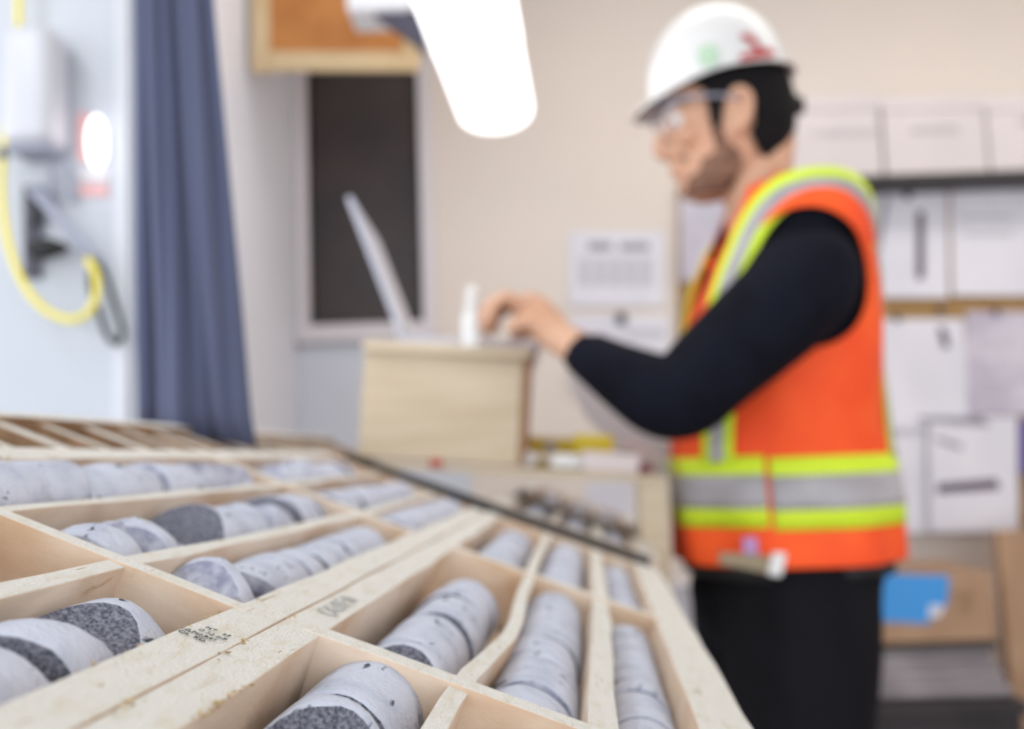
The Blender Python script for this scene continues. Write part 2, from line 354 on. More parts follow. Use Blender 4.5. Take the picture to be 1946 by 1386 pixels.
# empty tray beyond the left edge
tD = empty('core_tray', FA @ Matrix.Translation((0, 0, -.006)), 'empty weathered core tray with close slats, far left under the curtain', 'core tray', G)
bm = bmesh.new(); plank(bm, -.112, .45, -.100, 1.72, n=20, seed=5); obj('side_rail', bm, [M['oldwood'], M['sawn']], tD)
bm = bmesh.new(); plank(bm, -.030, .45, -.0175, 1.72, z1=-.006, n=20, seed=9); obj('side_rail', bm, [M['oldwood'], M['oldwood']], tD)
for k in range(20):
    y = .47 + k * .064
    bm = bmesh.new(); w = .018 if k % 2 else .012
    box(bm, (-.100, y, DEP + .004), (-.030, y + w, -.004)); o = obj('slat', bm, [M['oldwood'], M['sawn']], tD)
    for p in o.data.polygons: p.material_index = 1 if p.normal.z > .7 else 0
bm = bmesh.new(); box(bm, (-.111, .45, DEP - .005), (-.018, 1.72, DEP)); obj('base_board', bm, M['oldwood'], tD)
# logging table that carries them
tb = empty('logging_table', FB @ Matrix.Translation((0, 0, -.072)), 'sloping black-topped logging table under the core trays', 'table')
bm = bmesh.new(); box(bm, (-.36, -.3, -.02), (.2075, 2.13, 0)); obj('table_top', bm, M['black'], tb, bevel=.002)
for (x, y) in ((-.33, -.26), (.185, -.26), (-.33, 2.09), (.185, 2.09)):
    w_ = FB @ Vector((x, y, -.088)); bm = bmesh.new(); box(bm, (w_.x - .02, w_.y - .02, 0), (w_.x + .02, w_.y + .02, w_.z - .003)); child('leg', bm, M['oldwood'], tb)
bm = bmesh.new(); box(bm, (-.215, 1.2625, .0002), (.1960, 1.2765, .0815)); obj('rubber_batten', bm, M['black'], tb, bevel=.001)
for y_ in (1.5, 2.0):
    bm = bmesh.new(); box(bm, (-.0145, y_, .0002), (.2075, y_ + .03, .0245)); obj('rubber_batten', bm, M['black'], tb)

# ---------------------------------------------------------------- drill core
R0c = .0240
def core(Fm, x, ya, yb, r, za, zb, seed, lab, sa=(0, 0), sb=(0, 0), tilt=(0, 0, 0), cuts=(), pale=False, rough=1.0, dz=0, grp='drill core pieces lying in the trays'):
    """one broken piece of core between ya and yb; sa, sb = slopes of its two broken ends"""
    bm = bmesh.new(); m = 30; L = yb - ya; nr = max(4, int(L / .006)); nr = min(nr, 14)
    def nz(a, b, c): return noise.noise(Vector((a, b, c + seed * 7.3)))
    def endoff(s, X, Z, e): return s[0] * X + s[1] * Z + .0022 * rough * nz(X * 70, Z * 70, e * 5.0) + .0012 * rough * nz(X * 190, Z * 190, e * 9.0)
    rings = []
    hy = L / 2
    for i in range(nr + 1):
        t = i / nr; rg = []
        for k in range(m):
            a = 2 * math.pi * k / m; rr = r * (1 + .016 * nz(math.cos(a) * 1.2, math.sin(a) * 1.2, t * L * 30) + .012 * nz(math.cos(a) * 3.5, math.sin(a) * 3.5, t * L * 90))
            if i in (0, nr): rr *= .972 - .03 * abs(nz(math.cos(a) * 3, math.sin(a) * 3, i))
            X = rr * math.cos(a); Z = rr * math.sin(a)
            y0 = -hy + endoff(sa, X, Z, 1); y1 = hy + endoff(sb, X, Z, 2)
            tt = t
            if i == 1: tt = min(t, .0018 / L)
            if i == nr - 1: tt = max(t, 1 - .0018 / L)
            rg.append(Vector((X, y0 + (y1 - y0) * tt, Z)))
        rings.append(rg)
    vr = skin_rings(bm, rings, False, 0)
    for ei, ring, s, sg in ((1, vr[0], sa, -1), (2, vr[-1], sb, 1)):
        prev = ring
        for q in (.72, .42, .15):
            cur = []
            for v in ring:
                X, Z = v.co.x * q, v.co.z * q
                cur.append(bm.verts.new((X, sg * hy + endoff(s, X, Z, ei), Z)))
            for k in range(m):
                f = bm.faces.new((prev[k], prev[(k + 1) % m], cur[(k + 1) % m], cur[k])); f.material_index = 1
            prev = cur
        bm.faces.new(prev).material_index = 1
    for (co, no) in cuts:
        res = bmesh.ops.bisect_plane(bm, geom=bm.verts[:] + bm.edges[:] + bm.faces[:], plane_co=Vector(co), plane_no=Vector(no), clear_outer=True)
        ed = [g for g in res['geom_cut'] if isinstance(g, bmesh.types.BMEdge)]
        fr = bmesh.ops.holes_fill(bm, edges=ed, sides=0)
        for f in fr['faces']: f.material_index = 1
        bmesh.ops.triangulate(bm, faces=fr['faces'])
    rot = Matrix.Rotation(tilt[0], 4, 'X') @ Matrix.Rotation(tilt[1], 4, 'Z') @ Matrix.Rotation(tilt[2], 4, 'Y')
    cz = DEP + r + .0005 + (za + zb) / 2 + dz
    mw = Fm @ Matrix.Translation((x, (ya + yb) / 2, cz)) @ rot
    o = obj('drill_core', bm, [M['core'], M['facel'] if pale else M['face']], None, mw)
    for p in o.data.polygons: p.use_smooth = p.material_index == 0
    return tag(o, lab, 'drill core', grp)
ORD = ['first', 'second', 'third', 'fourth', 'fifth', 'sixth', 'seventh', 'eighth', 'ninth', 'tenth', 'eleventh', 'twelfth', 'thirteenth', 'fourteenth', 'fifteenth', 'sixteenth', 'seventeenth']
def run(Fm, xf, y0, y1, where, seed, lens=(.03, .07), r=R0c, wob=.0022, slope=.5, gap=.0012, n0=0, dz=0, marks=None, jumble=0, s0=None, pale0=None, base='grey drill core piece'):
    rnd = random.Random(seed); y = y0; s = s0 or (rnd.uniform(-.1, .1), rnd.uniform(-.1, .1)); i = n0
    ys = []
    if marks: ys = list(marks)
    else:
        ys = [y0]
        while ys[-1] < y1 - lens[0]: ys.append(min(y1, ys[-1] + rnd.uniform(*lens)))
        if y1 - ys[-1] > .004: ys[-1] = y1
    for a, b in zip(ys, ys[1:]):
        s2 = (rnd.uniform(-slope, slope), rnd.uniform(-slope, slope)); 
        L = b - a; k = min(1, L / (2.2 * r) * 1.0 + .15); s2 = (s2[0] * k, s2[1] * k)
        x = (xf(.5 * (a + b)) if callable(xf) else xf) + rnd.uniform(-wob, wob)
        rr = r * rnd.uniform(.975, 1.0)
        tl = (rnd.uniform(-jumble, jumble), rnd.uniform(-jumble, jumble), rnd.uniform(0, 6))
        cuts = []
        if jumble and rnd.random() < .6:
            an = rnd.uniform(.3, 2.8); cuts = [((math.cos(an) * rr * .55, 0, math.sin(an) * rr * .55), (math.cos(an) * 1.0, rnd.uniform(-1, 1), math.sin(an)))]
            tl = (tl[0], tl[1], 0)
        desc = base if not cuts else 'angular grey core chunk'
        if b - a < .022: desc = 'thin grey core disc'
        core(Fm, x, a + gap / 2, b - gap / 2, rr, 0, 0, seed * 31 + i, f'{desc}, {ORD[min(i, 16)]} from near end, {where}', s, s2, tl, cuts, pale=(rnd.random() < .55) if (i != n0 or pale0 is None) else pale0, dz=dz + (rnd.uniform(0, .004) if jumble else 0))
        s = (s2[0] + rnd.uniform(-.08, .08), s2[1] + rnd.uniform(-.08, .08)); i += 1
# right tray (B): rows at x = .0335, .095, .155
run(FB, .0325, .20, .393, 'left row, near section, right tray', 3, marks=[.322, .347, .399], slope=.6, s0=(.25, .65), pale0=False, n0=2)
run(FB, lambda y: .0372, .436, .72, 'left row, middle section, right tray', 4, marks=[.440, .474, .545, .612, .655, .700], slope=.5, s0=(.15, .7), pale0=False)
run(FB, .034, .838, 1.0, 'left row, far section, right tray', 5, marks=[.845, .905, .98, 1.07, 1.15], slope=.3)
run(FB, .0965, .426, .79, 'middle row, middle section, right tray', 6, marks=[.432, .468, .523, .546, .590, .690, .770], slope=.4, s0=(.1, .45), pale0=False)
run(FB, .0965, .835, 1.15, 'middle row, far section, right tray', 8, marks=[.84, .90, 1.0, 1.1, 1.2], slope=.3)
run(FB, .1555, .422, .79, 'right row, middle section, right tray', 9, marks=[.424, .45, .478, .503, .531, .562, .590, .625, .655, .690, .735, .782], r=.0212, slope=.12, wob=.0006)
run(FB, .1555, .83, 1.19, 'right row, far section, right tray', 10, marks=[.83, .88, .93, .99, 1.05, 1.12, 1.20], r=.0212, slope=.2)
run(FB, .0965, .05, .38, 'middle row, near section, right tray', 61, marks=[.05, .15, .24], slope=.2)
run(FB, .1555, .05, .38, 'right row, near section, right tray', 62, marks=[.05, .15, .24], r=.0212, slope=.2)
# left tray (A): rows at x = .0305, .097, .159
run(FA, .0980, .30, .50, 'middle row, near section, left tray', 12, marks=[.30, .36, .42, .455], slope=.4)
run(FA, .031, .57, .94, 'left row, middle section, left tray', 14, marks=[.565, .62, .665, .72, .76, .81, .86, .93], jumble=.12, dz=.006)
run(FA, .0995, .57, .94, 'middle row, middle section, left tray', 15, marks=[.562, .585, .612, .640, .672, .715, .775, .835, .89, .935], jumble=.22, dz=.003, slope=.7)
run(FA, .160, .615, .94, 'right row, middle section, left tray', 16, marks=[.618, .655, .690, .720, .752, .790, .83, .868, .905], slope=.25, n0=1, dz=.001, s0=(.25, .8), pale0=True)
run(FA, .034, .975, 1.34, 'left row, far section, left tray', 17, marks=[.975, 1.05, 1.11, 1.17, 1.24, 1.33], jumble=.1, dz=.004)
run(FA, .099, .98, 1.34, 'middle row, far section, left tray', 18, marks=[.98, 1.05, 1.12, 1.18, 1.26, 1.33], dz=.004)
run(FA, .160, .98, 1.34, 'right row, far section, left tray', 19, marks=[.98, 1.03, 1.10, 1.16, 1.25, 1.34], dz=.004)
# hand-set pieces in the sharp foreground of the left tray
grpn = 'drill core pieces lying in the trays'
core(FA, .1565, .448, .508, R0c * 1.02, 0, 0, 71, 'pale core with dark chipped patch, far end of the near section, left tray', (.55, .75), (.1, -.35), (0, 0, .3), cuts=[((-.006, .0, .017), (-.25, -.55, .9))])
core(FA, .1555, .4270, .4440, R0c * 1.03, 0, 0, 72, 'pale core disc with a speckled grey broken face, foreground of the left tray', (.25, .2), (.45, .55), (.06, .03, .5))
core(FA, .1560, .388, .4185, R0c * 1.0, 0, 0, 73, 'pale core piece behind the dark shattered one, left tray foreground', (.3, .1), (.2, .2), (0, 0, .9))
core(FA, .1560, .335, .3790, R0c * .99, 0, 0, 74, 'dark shattered core piece with rubble-like face, lower left corner', (-.3, .5), (.3, .15), (.05, 0, .2), cuts=[((0, -.004, .012), (-.3, -.6, .9))])
core(FA, .1560, .24, .330, R0c * .99, 0, 0, 75, 'long pale core piece cut by the lower left corner of the photo', (.1, 0), (.3, .3), (0, 0, .2))
# angular chunk, first in right row of the middle section
core(FA, .1560, .566, .613, R0c * 1.0, 0, 0, 76, 'peaked pale core chunk, first in right row, middle section, left tray', (.1, .4), (.2, -.3), (.12, .18, .4), cuts=[((-.010, -.006, .012), (-.75, -.6, .6)), ((.010, .006, .018), (.4, .7, .7))], dz=.004, pale=True)
# pointed chips beside the near piece of the right tray
core(FB, .0215, .262, .309, .0155, 0, 0, 77, 'pointed white core splinter leaning against the rail, bottom edge of the photo', (.3, .4), (-.5, .7), (.22, .12, 0), cuts=[((-.004, .004, .006), (-.9, .5, .5)), ((.004, .006, .006), (.8, .4, .6))], dz=.012)
core(FB, .0440, .255, .312, .0125, 0, 0, 78, 'small broken core chunk in front of the big round core, bottom edge of the photo', (.3, .4), (.3, .5), (.1, -.2, 0), cuts=[((.0, .0, .007), (.2, .5, .9))], dz=.006)
core(FB, .0330, .18, .258, R0c, 0, 0, 79, 'near-end core piece of the left row, right tray, below the photo', (.1, .1), (.3, .5))

# far trays
for k, (xr, sd) in enumerate(((.034, 21), (.0965, 22), (.1555, 23))):
    w_ = ('left', 'middle', 'right')[k]
    run(FB, xr, 1.30, 1.68, f'{w_} row, tray under the shelf plank', sd, lens=(.05, .09), r=.0222, dz=.012, slope=.3)
    run(FB, xr, 1.71, 2.08, f'{w_} row, back section, tray under the shelf', sd + 10, lens=(.06, .11), r=.0222, dz=.012, slope=.3)
for k, xr in enumerate((-.162, -.1115, -.058)):
    run(FB, xr, 1.31, 1.455, f'{("left", "middle", "right")[k]} row, small tray below laptop stand', 41 + k, lens=(.04, .07), r=.0212, dz=-.0035, slope=.3)

# ---------------------------------------------------------------- shelf plank, post, stand, laptop
YS = 1.50
pl = [P(676, 872, YS), P(1272, 905, YS)]
dirp = (pl[1] - pl[0]).normalized(); upp = Vector((-dirp.z, 0, dirp.x))
rk = empty('side_shelf', P(1240, 905, YS) * 1.0 - Vector((0, 0, P(1240, 905, YS).z)), 'plywood side shelf on a post at the far end of the trays', 'shelf')
bm = bmesh.new(); prism(bm, [pl[0], pl[1], pl[1] - upp * .011, pl[0] - upp * .011], Vector((0, .34, 0))); child('shelf_board', bm, M['standply'], rk, bevel=.001)
def postq(Y0, Y1, xa, xb):
    bm = bmesh.new(); t0 = P(xa, 917, YS); t1 = P(xb, 918, YS); b0 = Vector((t0.x - .008, 0, .002)); b1 = Vector((t1.x - .008, 0, .002))
    vs = [Vector((t0.x, Y0, t0.z)), Vector((t1.x, Y0, t1.z)), Vector((b1.x, Y0, b1.z)), Vector((b0.x, Y0, b0.z))]
    prism(bm, vs, Vector((0, Y1 - Y0, 0))); return bm
child('post', postq(YS + .002, YS + .03, 1213, 1268), M['standply'], rk, bevel=.001)
bm = bmesh.new(); q0 = P(676, 885, YS + .35); box(bm, (q0.x + .0, YS + .31, .002), (q0.x + .03, YS + .35, q0.z - .035)); child('post', bm, M['standply'], rk)
# laptop stand : a tilted plywood box
st0 = P(679, 869, YS + .012); st1 = P(993, 886, YS + .012); sdir = (st1 - st0).normalized(); sup = Vector((-sdir.z, 0, sdir.x)); Wd = (st1 - st0).length; Hh = .172
st0 = st0 + sup * .0015
stand = empty('laptop_stand', st0, 'pale plywood box used as a stand under the laptop', 'stand')
def sb(a, b):  # a,b in stand coords (x along, y depth, z up), returns bm
    bm = bmesh.new(); box(bm, a, b)
    bm.transform(rotmat(sdir, Vector((0, 1, 0)), sup, st0) @ Matrix.Rotation(math.radians(-1.5), 4, 'Z')); return bm
child('front_panel', sb((0, 0, 0), (Wd - .008, .012, Hh)), M['standply'], stand, bevel=.0012)
child('side_panel', sb((Wd - .008, 0, 0), (Wd + .004, .24, Hh)), M['standedge'], stand, bevel=.001)
child('side_panel', sb((0, .0125, 0), (.012, .24, Hh - .0005)), M['standply'], stand, bevel=.001)
child('top_panel', sb((0, .0, Hh), (Wd + .004, .25, Hh + .006)), M['standply'], stand, bevel=.001)
top = lambda x, y, z=0: rotmat(sdir, Vector((0, 1, 0)), sup, st0) @ Matrix.Rotation(math.radians(-1.5), 4, 'Z') @ Vector((x, y, Hh + .0065 + z))
lx = (P(750, 645, YS + .02) - st0).dot(sdir)
lap = empty('laptop', top(lx, .02), 'open silver laptop seen edge-on on the plywood stand', 'laptop')
def lb(a, b, rotdeg=0, piv=(0, 0, 0)):
    bm = bmesh.new(); box(bm, a, b)
    bm.transform(Matrix.Translation(Vector(piv)) @ Matrix.Rotation(math.radians(rotdeg), 4, 'Y') @ Matrix.Translation(-Vector(piv)))
    bm.transform(rotmat(sdir, Vector((0, 1, 0)), sup, top(lx, .02))); return bm
child('laptop_base', lb((0, 0, 0), (.225, .31, .011)), M['silverlap'], lap, bevel=.003)
kb = child('keyboard', lb((.045, .02, .0112), (.14, .29, .0125)), M['keys'], lap)
tpad = child('touchpad', lb((.155, .10, .0112), (.215, .21, .0117)), M['silverlap'], lap)
ang = -24.5
child('laptop_screen', lb((.004, 0, .012), (.013, .31, .248), ang, (.008, 0, .012)), M['silverlap'], lap, bevel=.003)
child('display', lb((.0133, .008, .022), (.0140, .302, .240), ang, (.008, 0, .012)), M['laps'], lap)
child('hinge', lb((-.002, .03, .004), (.014, .28, .014)), M['greyplastic'], lap, bevel=.003)
# white dropper bottle in front of the hand
bx = (P(901, 655, YS + .01) - st0).dot(sdir)
bt = empty('squeeze_bottle', top(bx, .008, 0), 'white plastic dropper bottle on the front edge of the laptop stand', 'bottle')
def lathe(bm, c, prof, n=20, axis=None):
    rings = []
    for r, z in prof: rings.append([c + Vector((r * math.cos(2 * math.pi * k / n), r * math.sin(2 * math.pi * k / n), z)) for k in range(n)])
    return skin_rings(bm, rings)
c0 = top(bx, .0, 0) + Vector((0, -.006, -.0055))
bm = bmesh.new(); lathe(bm, c0, [(.004, .0), (.0165, .0), (.018, .004), (.018, .044), (.0155, .052), (.010, .057), (.010, .060)]); child('bottle_body', bm, M['white'], bt, smooth=True)
bm = bmesh.new(); lathe(bm, c0, [(.011, .0602), (.0125, .062), (.0125, .072), (.008, .0745), (.0045, .076)]); child('bottle_cap', bm, M['white'], bt, smooth=True)
bm = bmesh.new(); lathe(bm, c0, [(.004, .0762), (.0085, .0772), (.0105, .083), (.0085, .090), (.003, .0945)]); child('dropper_tip', bm, M['white'], bt, smooth=True)
# support ledge in the shape of a strip so the bottle stands on the stand's edge
child('edge_strip', sb((0, -.022, Hh - .012), (Wd + .004, -.0005, Hh)), M['standply'], stand, bevel=.001)

# things on the plank
def onplank(x, d):      # world point of plank top under pixel column x, depth d from front
    t = (P(x, 880, YS) - pl[0]).x / (pl[1] - pl[0]).x; q = pl[0].lerp(pl[1], t); return Vector((q.x, YS + d, q.z + .0008))
def pmat(x, d): return rotmat(dirp, Vector((0, 1, 0)), upp, onplank(x, d))
def roundbox(bm, a, b, mw, bev, seg=3):
    t = bmesh.new(); box(t, a, b); bmesh.ops.bevel(t, geom=t.edges[:], offset=bev, segments=seg, affect='EDGES', profile=.5); t.transform(mw)
    me = bpy.data.meshes.new('t'); t.to_mesh(me); t.free(); bm.from_mesh(me); bpy.data.meshes.remove(me)
ytool = empty('caulking_gun', pmat(1080, .15), 'yellow caulking-gun-like tool with a black tip lying on the side shelf', 'tool')
mw = pmat(1004, .12)
bm = bmesh.new(); roundbox(bm, (0, 0, .022), (.085, .035, .050), mw, .004); child('handle', bm, M['yellowd'], ytool)
bm = bmesh.new(); roundbox(bm, (.072, -.004, .014), (.138, .040, .058), mw, .006); child('tool_body', bm, M['yellow'], ytool)
bm = bmesh.new(); roundbox(bm, (.139, .006, .016), (.178, .030, .034), mw, .005); child('tool_tip', bm, M['black'], ytool)
bm = bmesh.new(); roundbox(bm, (.025, -.002, .030), (.045, .0005, .042), mw, .001); child('badge', bm, M['greyplastic'], ytool)
bm = bmesh.new(); roundbox(bm, (.005, .004, 0), (.135, .034, .0135), mw, .003); foot = child('trigger', bm, M['yellowd'], ytool)
bm = bmesh.new(); mwp = pmat(1002, .035)
rr_ = [[mwp @ Vector((.013 * math.cos(a * math.pi / 10), y, .0135 + .013 * math.sin(a * math.pi / 10))) for a in range(20)] for y in (0, .03)]
skin_rings(bm, rr_); settle(tag(obj('tape_roll', bm, M['white'], bevel=.002), 'small white tape roll beside the laptop stand on the side shelf', 'tape'))
bm = bmesh.new(); roundbox(bm, (0, 0, 0), (.050, .05, .024), pmat(1044, .01), .010, 4); settle(tag(obj('soap_dish', bm, M['white'], smooth=True), 'white rounded plastic tub on the front of the side shelf', 'tub'))
bm = bmesh.new(); roundbox(bm, (0, 0, 0), (.086, .06, .030), pmat(1107, .01), .003); settle(tag(obj('sponge', bm, M['pink']), 'pale pinkish foam block on the front of the side shelf', 'foam block'))
bm = bmesh.new(); roundbox(bm, (0, 0, 0), (.020, .02, .015), pmat(1214, .004), .004); settle(tag(obj('eraser', bm, M['maroon']), 'tiny dark maroon eraser at the right end of the side shelf', 'eraser'))
bm = bmesh.new(); p_ = P(829, 880, YS - .006); roundbox(bm, (-.009, -.005, -.006), (.009, .0, .005), Matrix.Translation(p_), .002); tag(obj('push_tag', bm, M['red']), 'small red clip on the plank edge below the laptop stand', 'clip')
# loose papers heaped on the back of the shelf, slanting down to the right
for k, (pts, lab) in enumerate(([((1078, 690), (1185, 755), (1288, 842), (1290, 900), (1215, 897), (1110, 790)), 'white loose sheet curling above the yellow tool'], [((1190, 830), (1282, 876), (1284, 905), (1160, 896)), 'white folded sheet at the right end of the side shelf'])):
    Yk = YS + .36 - k * .12
    bm = bmesh.new(); prism(bm, [P(x, y, Yk) + Vector((0, .01 * (i % 2), 0)) for i, (x, y) in enumerate(pts)], Vector((0, .0015, 0)))
    tag(obj('paper_sheet', bm, M['paperw']), lab, 'paper')

# ---------------------------------------------------------------- overhead lamp and cupboard
la = Vector((.0775, .997, 0)).normalized(); ls = Vector((.997, -.0775, 0)); 
Ye = 2.28; lend = P(945, 262, Ye)
lampo = empty('ceiling_lamp', P(940, 240, Ye) + Vector((0, -.7, .09)), 'long glowing white fluorescent lamp hanging above the trays', 'lamp')
def lampbody(s0, s1, w, h0, h1, endround=True, n=18):
    bm = bmesh.new(); rings = []
    steps = [s0 + (s1 - s0) * k / 10 for k in range(11)]
    prof = []
    for k in range(n + 1):
        a = math.pi * k / n; prof.append((-math.cos(a) , -math.sin(a) ** .8))
    for s in steps + ([s1 + .012, s1 + .022, s1 + .028] if endround else []):
        q = 1.0
        if s > s1: q = math.sqrt(max(0.05, 1 - ((s - s1) / .03) ** 2))
        c = lend - la * (-(s)) 
        c = Vector((lend.x, lend.y, lend.z)) + la * (s)
        rg = [c + ls * (x * w / 2 * q) + Vector((0, 0, h0 + z * (h0 - h1) * q)) for x, z in prof]
        rings.append(rg)
    skin_rings(bm, rings); return bm
child('diffuser', lampbody(-1.62, -.40, .176, .062, .0), M['lamp'], lampo, smooth=True)
child('diffuser', lampbody(-.385, -.03, .172, .062, .002), M['lamp'], lampo, smooth=True)
bm = bmesh.new(); c = lend + la * -.80
def obb(bm, c, hx, hy, hz): 
    vs = box(bm, (-hx, -hy, -hz), (hx, hy, hz)); bmesh.ops.transform(bm, matrix=rotmat(ls, la, (0, 0, 1), c), verts=vs)
obb(bm, c + Vector((0, 0, .075)), .07, .80, .012); child('housing', bm, M['lamphouse'], lampo, bevel=.004)
for s in (-1.3, -.3):
    bm = bmesh.new(); q = lend + la * s; tube(bm, [q + Vector((0, 0, .085)), q + Vector((0, 0, .4)), Vector((q.x, q.y, 2.6))], .004, 6, 1); child('hanger', bm, M['steel'], lampo)
# second fixture, of which only the tail shows
Y2 = 2.02
l2 = empty('ceiling_lamp', P(715, -20, Y2), 'pale lamp tail with a dark wedge bracket, left of the glowing lamp', 'lamp')
bm = bmesh.new(); roundbox(bm, (-.06, 0, 0), (.075, .12, .15), Matrix.Translation(P(712, 17, Y2)), .012); child('housing', bm, M['lamphouse'], l2)
bm = bmesh.new(); prism(bm, [P(702, 19, Y2 + .02), P(800, 19, Y2 + .02), P(812, 100, Y2 + .02), P(770, 66, Y2 + .02)], Vector((0, .03, 0))); child('bracket', bm, M['slate'], l2)
bm = bmesh.new(); q = P(712, 17, Y2) + Vector((0, .06, .15)); tube(bm, [q, q + Vector((0, 0, .2)), Vector((q.x, q.y, 2.6))], .004, 6, 1); child('hanger', bm, M['steel'], l2)
# framed cupboard/board at the top
YC = 2.25
cab = empty('wall_cupboard', P(640, 137, YC), 'open-fronted oak-framed cupboard with amber inside, above the dark window', 'cupboard')
for a in ((477, -160, 512, 137), (512, 97, 765, 134), (765, -160, 798, 134), (512, -160, 765, -125)):
    bm = bmesh.new(); quadpx(bm, a[0], a[1], a[2], a[3], YC, .012); child('frame', bm, M['framewood'], cab, bevel=.002)
bm = bmesh.new(); quadpx(bm, 512, -125, 765, 97, YC + .006, .012); child('back_panel', bm, M['corkorange'], cab)
x0_, x1_ = P(480, 130, YC).x, P(832, 130, YC).x; z_ = P(640, 134, YC).z


# ---------------------------------------------------------------- curtain
cur = bmesh.new(); nx, nz = 60, 26; YCu = 1.04
rows = []
botpx = lambda t: 806 + 44 * (t ** .8)
for j in range(nz + 1):
    s = j / nz; row = []
    for i in range(nx + 1):
        t = i / nx
        ytop = -700; yb = botpx(t); y = ytop + (yb - ytop) * s
        yy = max(y, -700)
        xl = 249 + 14 * max(0, y) / 800; xr = 405 + 75 * (max(0, y) / 848) ** 1.0 if y > 0 else 405 + y * .06
        if y > 780: xr += (y - 780) * .10
        x = xl + (xr - xl) * t
        fold = .007 * math.sin(t * 15 + .7 * math.sin(s * 4)) + .004 * math.sin(t * 37 + s * 3) + .006 * max(0, s - .8) * 5 * math.sin(t * 9 + s * 8)
        row.append(cur.verts.new(P(x, y, YCu + .004 * t) + Vector((0, fold, 0))))
    rows.append(row)
for a, b in zip(rows, rows[1:]):
    for i in range(nx): cur.faces.new((a[i], a[i + 1], b[i + 1], b[i]))
co = obj('curtain', cur, M['curtain'], smooth=True); so = co.modifiers.new('solid', 'SOLIDIFY'); so.thickness = .0025
tag(co, 'narrow slate-blue curtain hanging down onto the trays at the left', 'curtain')
ctop = P(330, -700, YCu)
bm = bmesh.new(); tube(bm, [Vector((-1.3, YCu, ctop.z + .006)), Vector((-.6, YCu, ctop.z + .006)), Vector((.1, YCu, ctop.z + .006))], .010, 10, 2)
rod = obj('curtain_rod', bm, M['steel'], smooth=True); tag(rod, 'dark curtain rod above the slate-blue curtain', 'rod')
for xx in (-1.28, .08):
    bm = bmesh.new(); tube(bm, [Vector((xx, YCu, ctop.z + .012)), Vector((xx, YCu, (ctop.z + 2.6) / 2)), Vector((xx, YCu, 2.6))], .005, 8, 1); child('rod_bracket', bm, M['steel'], rod)

# ---------------------------------------------------------------- left panel fittings
yf = YP - .002
disp = empty('towel_dispenser', P(92, 300, YP), 'white rounded dispenser mounted high on the white panel', 'dispenser')
a, b = P(47, 300, YP), P(138, 82, YP)
bm = bmesh.new(); roundbox(bm, (a.x, YP - .10, a.z), (b.x, YP - .001, b.z), Matrix.Identity(4), .022, 4); child('cover', bm, M['dispw'], disp, smooth=True)
bm = bmesh.new(); box(bm, (a.x + .006, YP - .085, a.z - .010), (b.x - .006, YP - .001, a.z - .0005)); child('outlet', bm, M['greyplastic'], disp)
for xx in (98, 132):
    bm = bmesh.new(); tube(bm, [P(xx, 311, YP - .03), P(xx, 350, YP - .02), P(xx + 4, 385, YP - .012)], .006, 8, 3); child('pipe', bm, M['greyplastic'], disp)
for (x0, y0, x1, y1, m_, lab) in ((146, 214, 170, 305, 'rededge', 'narrow faded red notice right of the dispenser'), (147, 322, 206, 342, 'trimp', 'small pale strip label under the red notice'), (150, 350, 206, 372, 'rededge', 'faded pink strip notice low on the white panel')):
    bm = bmesh.new(); quadpx(bm, x0, y0, x1, y1, YP - .004, .003); tag(obj('notice', bm, M[m_]), lab, 'notice')
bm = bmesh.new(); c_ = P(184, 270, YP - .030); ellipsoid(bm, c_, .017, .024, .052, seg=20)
glare = tag(obj('panel_glare_spot', bm, M['lamp'], smooth=True), 'glowing white oval for the lamp reflection on the panel beside the curtain', 'lamp')  # reflection of a lamp on the panel, modelled as a glowing oval
bm = bmesh.new(); box(bm, (c_.x - .012, YP - .012, c_.z - .03), (c_.x + .012, YP - .001, c_.z + .03)); child('glare_backing', bm, M['white'], glare)
# hook bracket, blow gun, hose and cable
br = empty('hose_bracket', P(60, 450, YP), 'grey metal hose bracket with a slanting arm on the white panel', 'bracket')
bm = bmesh.new(); quadpx(bm, 44, 352, 74, 528, YP - .014, .0135); child('back_plate', bm, M['slate'], br, bevel=.002)
bm = bmesh.new(); tube(bm, [P(62, 358, YP - .03), P(120, 425, YP - .05), P(188, 494, YP - .06)], [.011, .010, .008], 10, 3); child('arm', bm, M['greyplastic'], br, smooth=True)
bm = bmesh.new(); tube(bm, [P(62, 375, YP - .02), P(72, 400, YP - .022), P(66, 430, YP - .02)], .007, 8, 3); child('hook', bm, M['black'], br, smooth=True)
gun = empty('blow_gun', P(95, 470, YP - .05), 'black cone-shaped blow gun nozzle held by the bracket', 'tool')
bm = bmesh.new(); tube(bm, [P(62, 474, YP - .04), P(92, 472, YP - .045), P(118, 472, YP - .048), P(133, 474, YP - .05)], [.016, .020, .012, .004], 12, 4); child('body', bm, M['black'], gun, smooth=True)
bm = bmesh.new(); tube(bm, [P(130, 474, YP - .05), P(150, 478, YP - .05), P(166, 488, YP - .05)], [.0035, .0035, .0035], 8, 3); child('nozzle', bm, M['greyplastic'], gun, smooth=True)
bm = bmesh.new()
hp = [(32, -420), (37, -180), (36, 0), (33, 90), (18, 190), (6, 290), (4, 380), (18, 470), (48, 545), (88, 590), (135, 608), (170, 592), (184, 555), (180, 515), (165, 492)]
tube(bm, [P(x, y, YP - .05 - .02 * (i > 6)) for i, (x, y) in enumerate(hp)], .0068, 10, 5)
hs = tag(obj('air_hose', bm, M['hose'], smooth=True), 'yellow air hose looping down the white panel', 'hose')
bm = bmesh.new(); tube(bm, [P(5, 284, YP - .05), P(5, 293, YP - .05), P(5, 302, YP - .05)], .0095, 10, 2); child('hose_clamp', bm, M['slate'], hs)
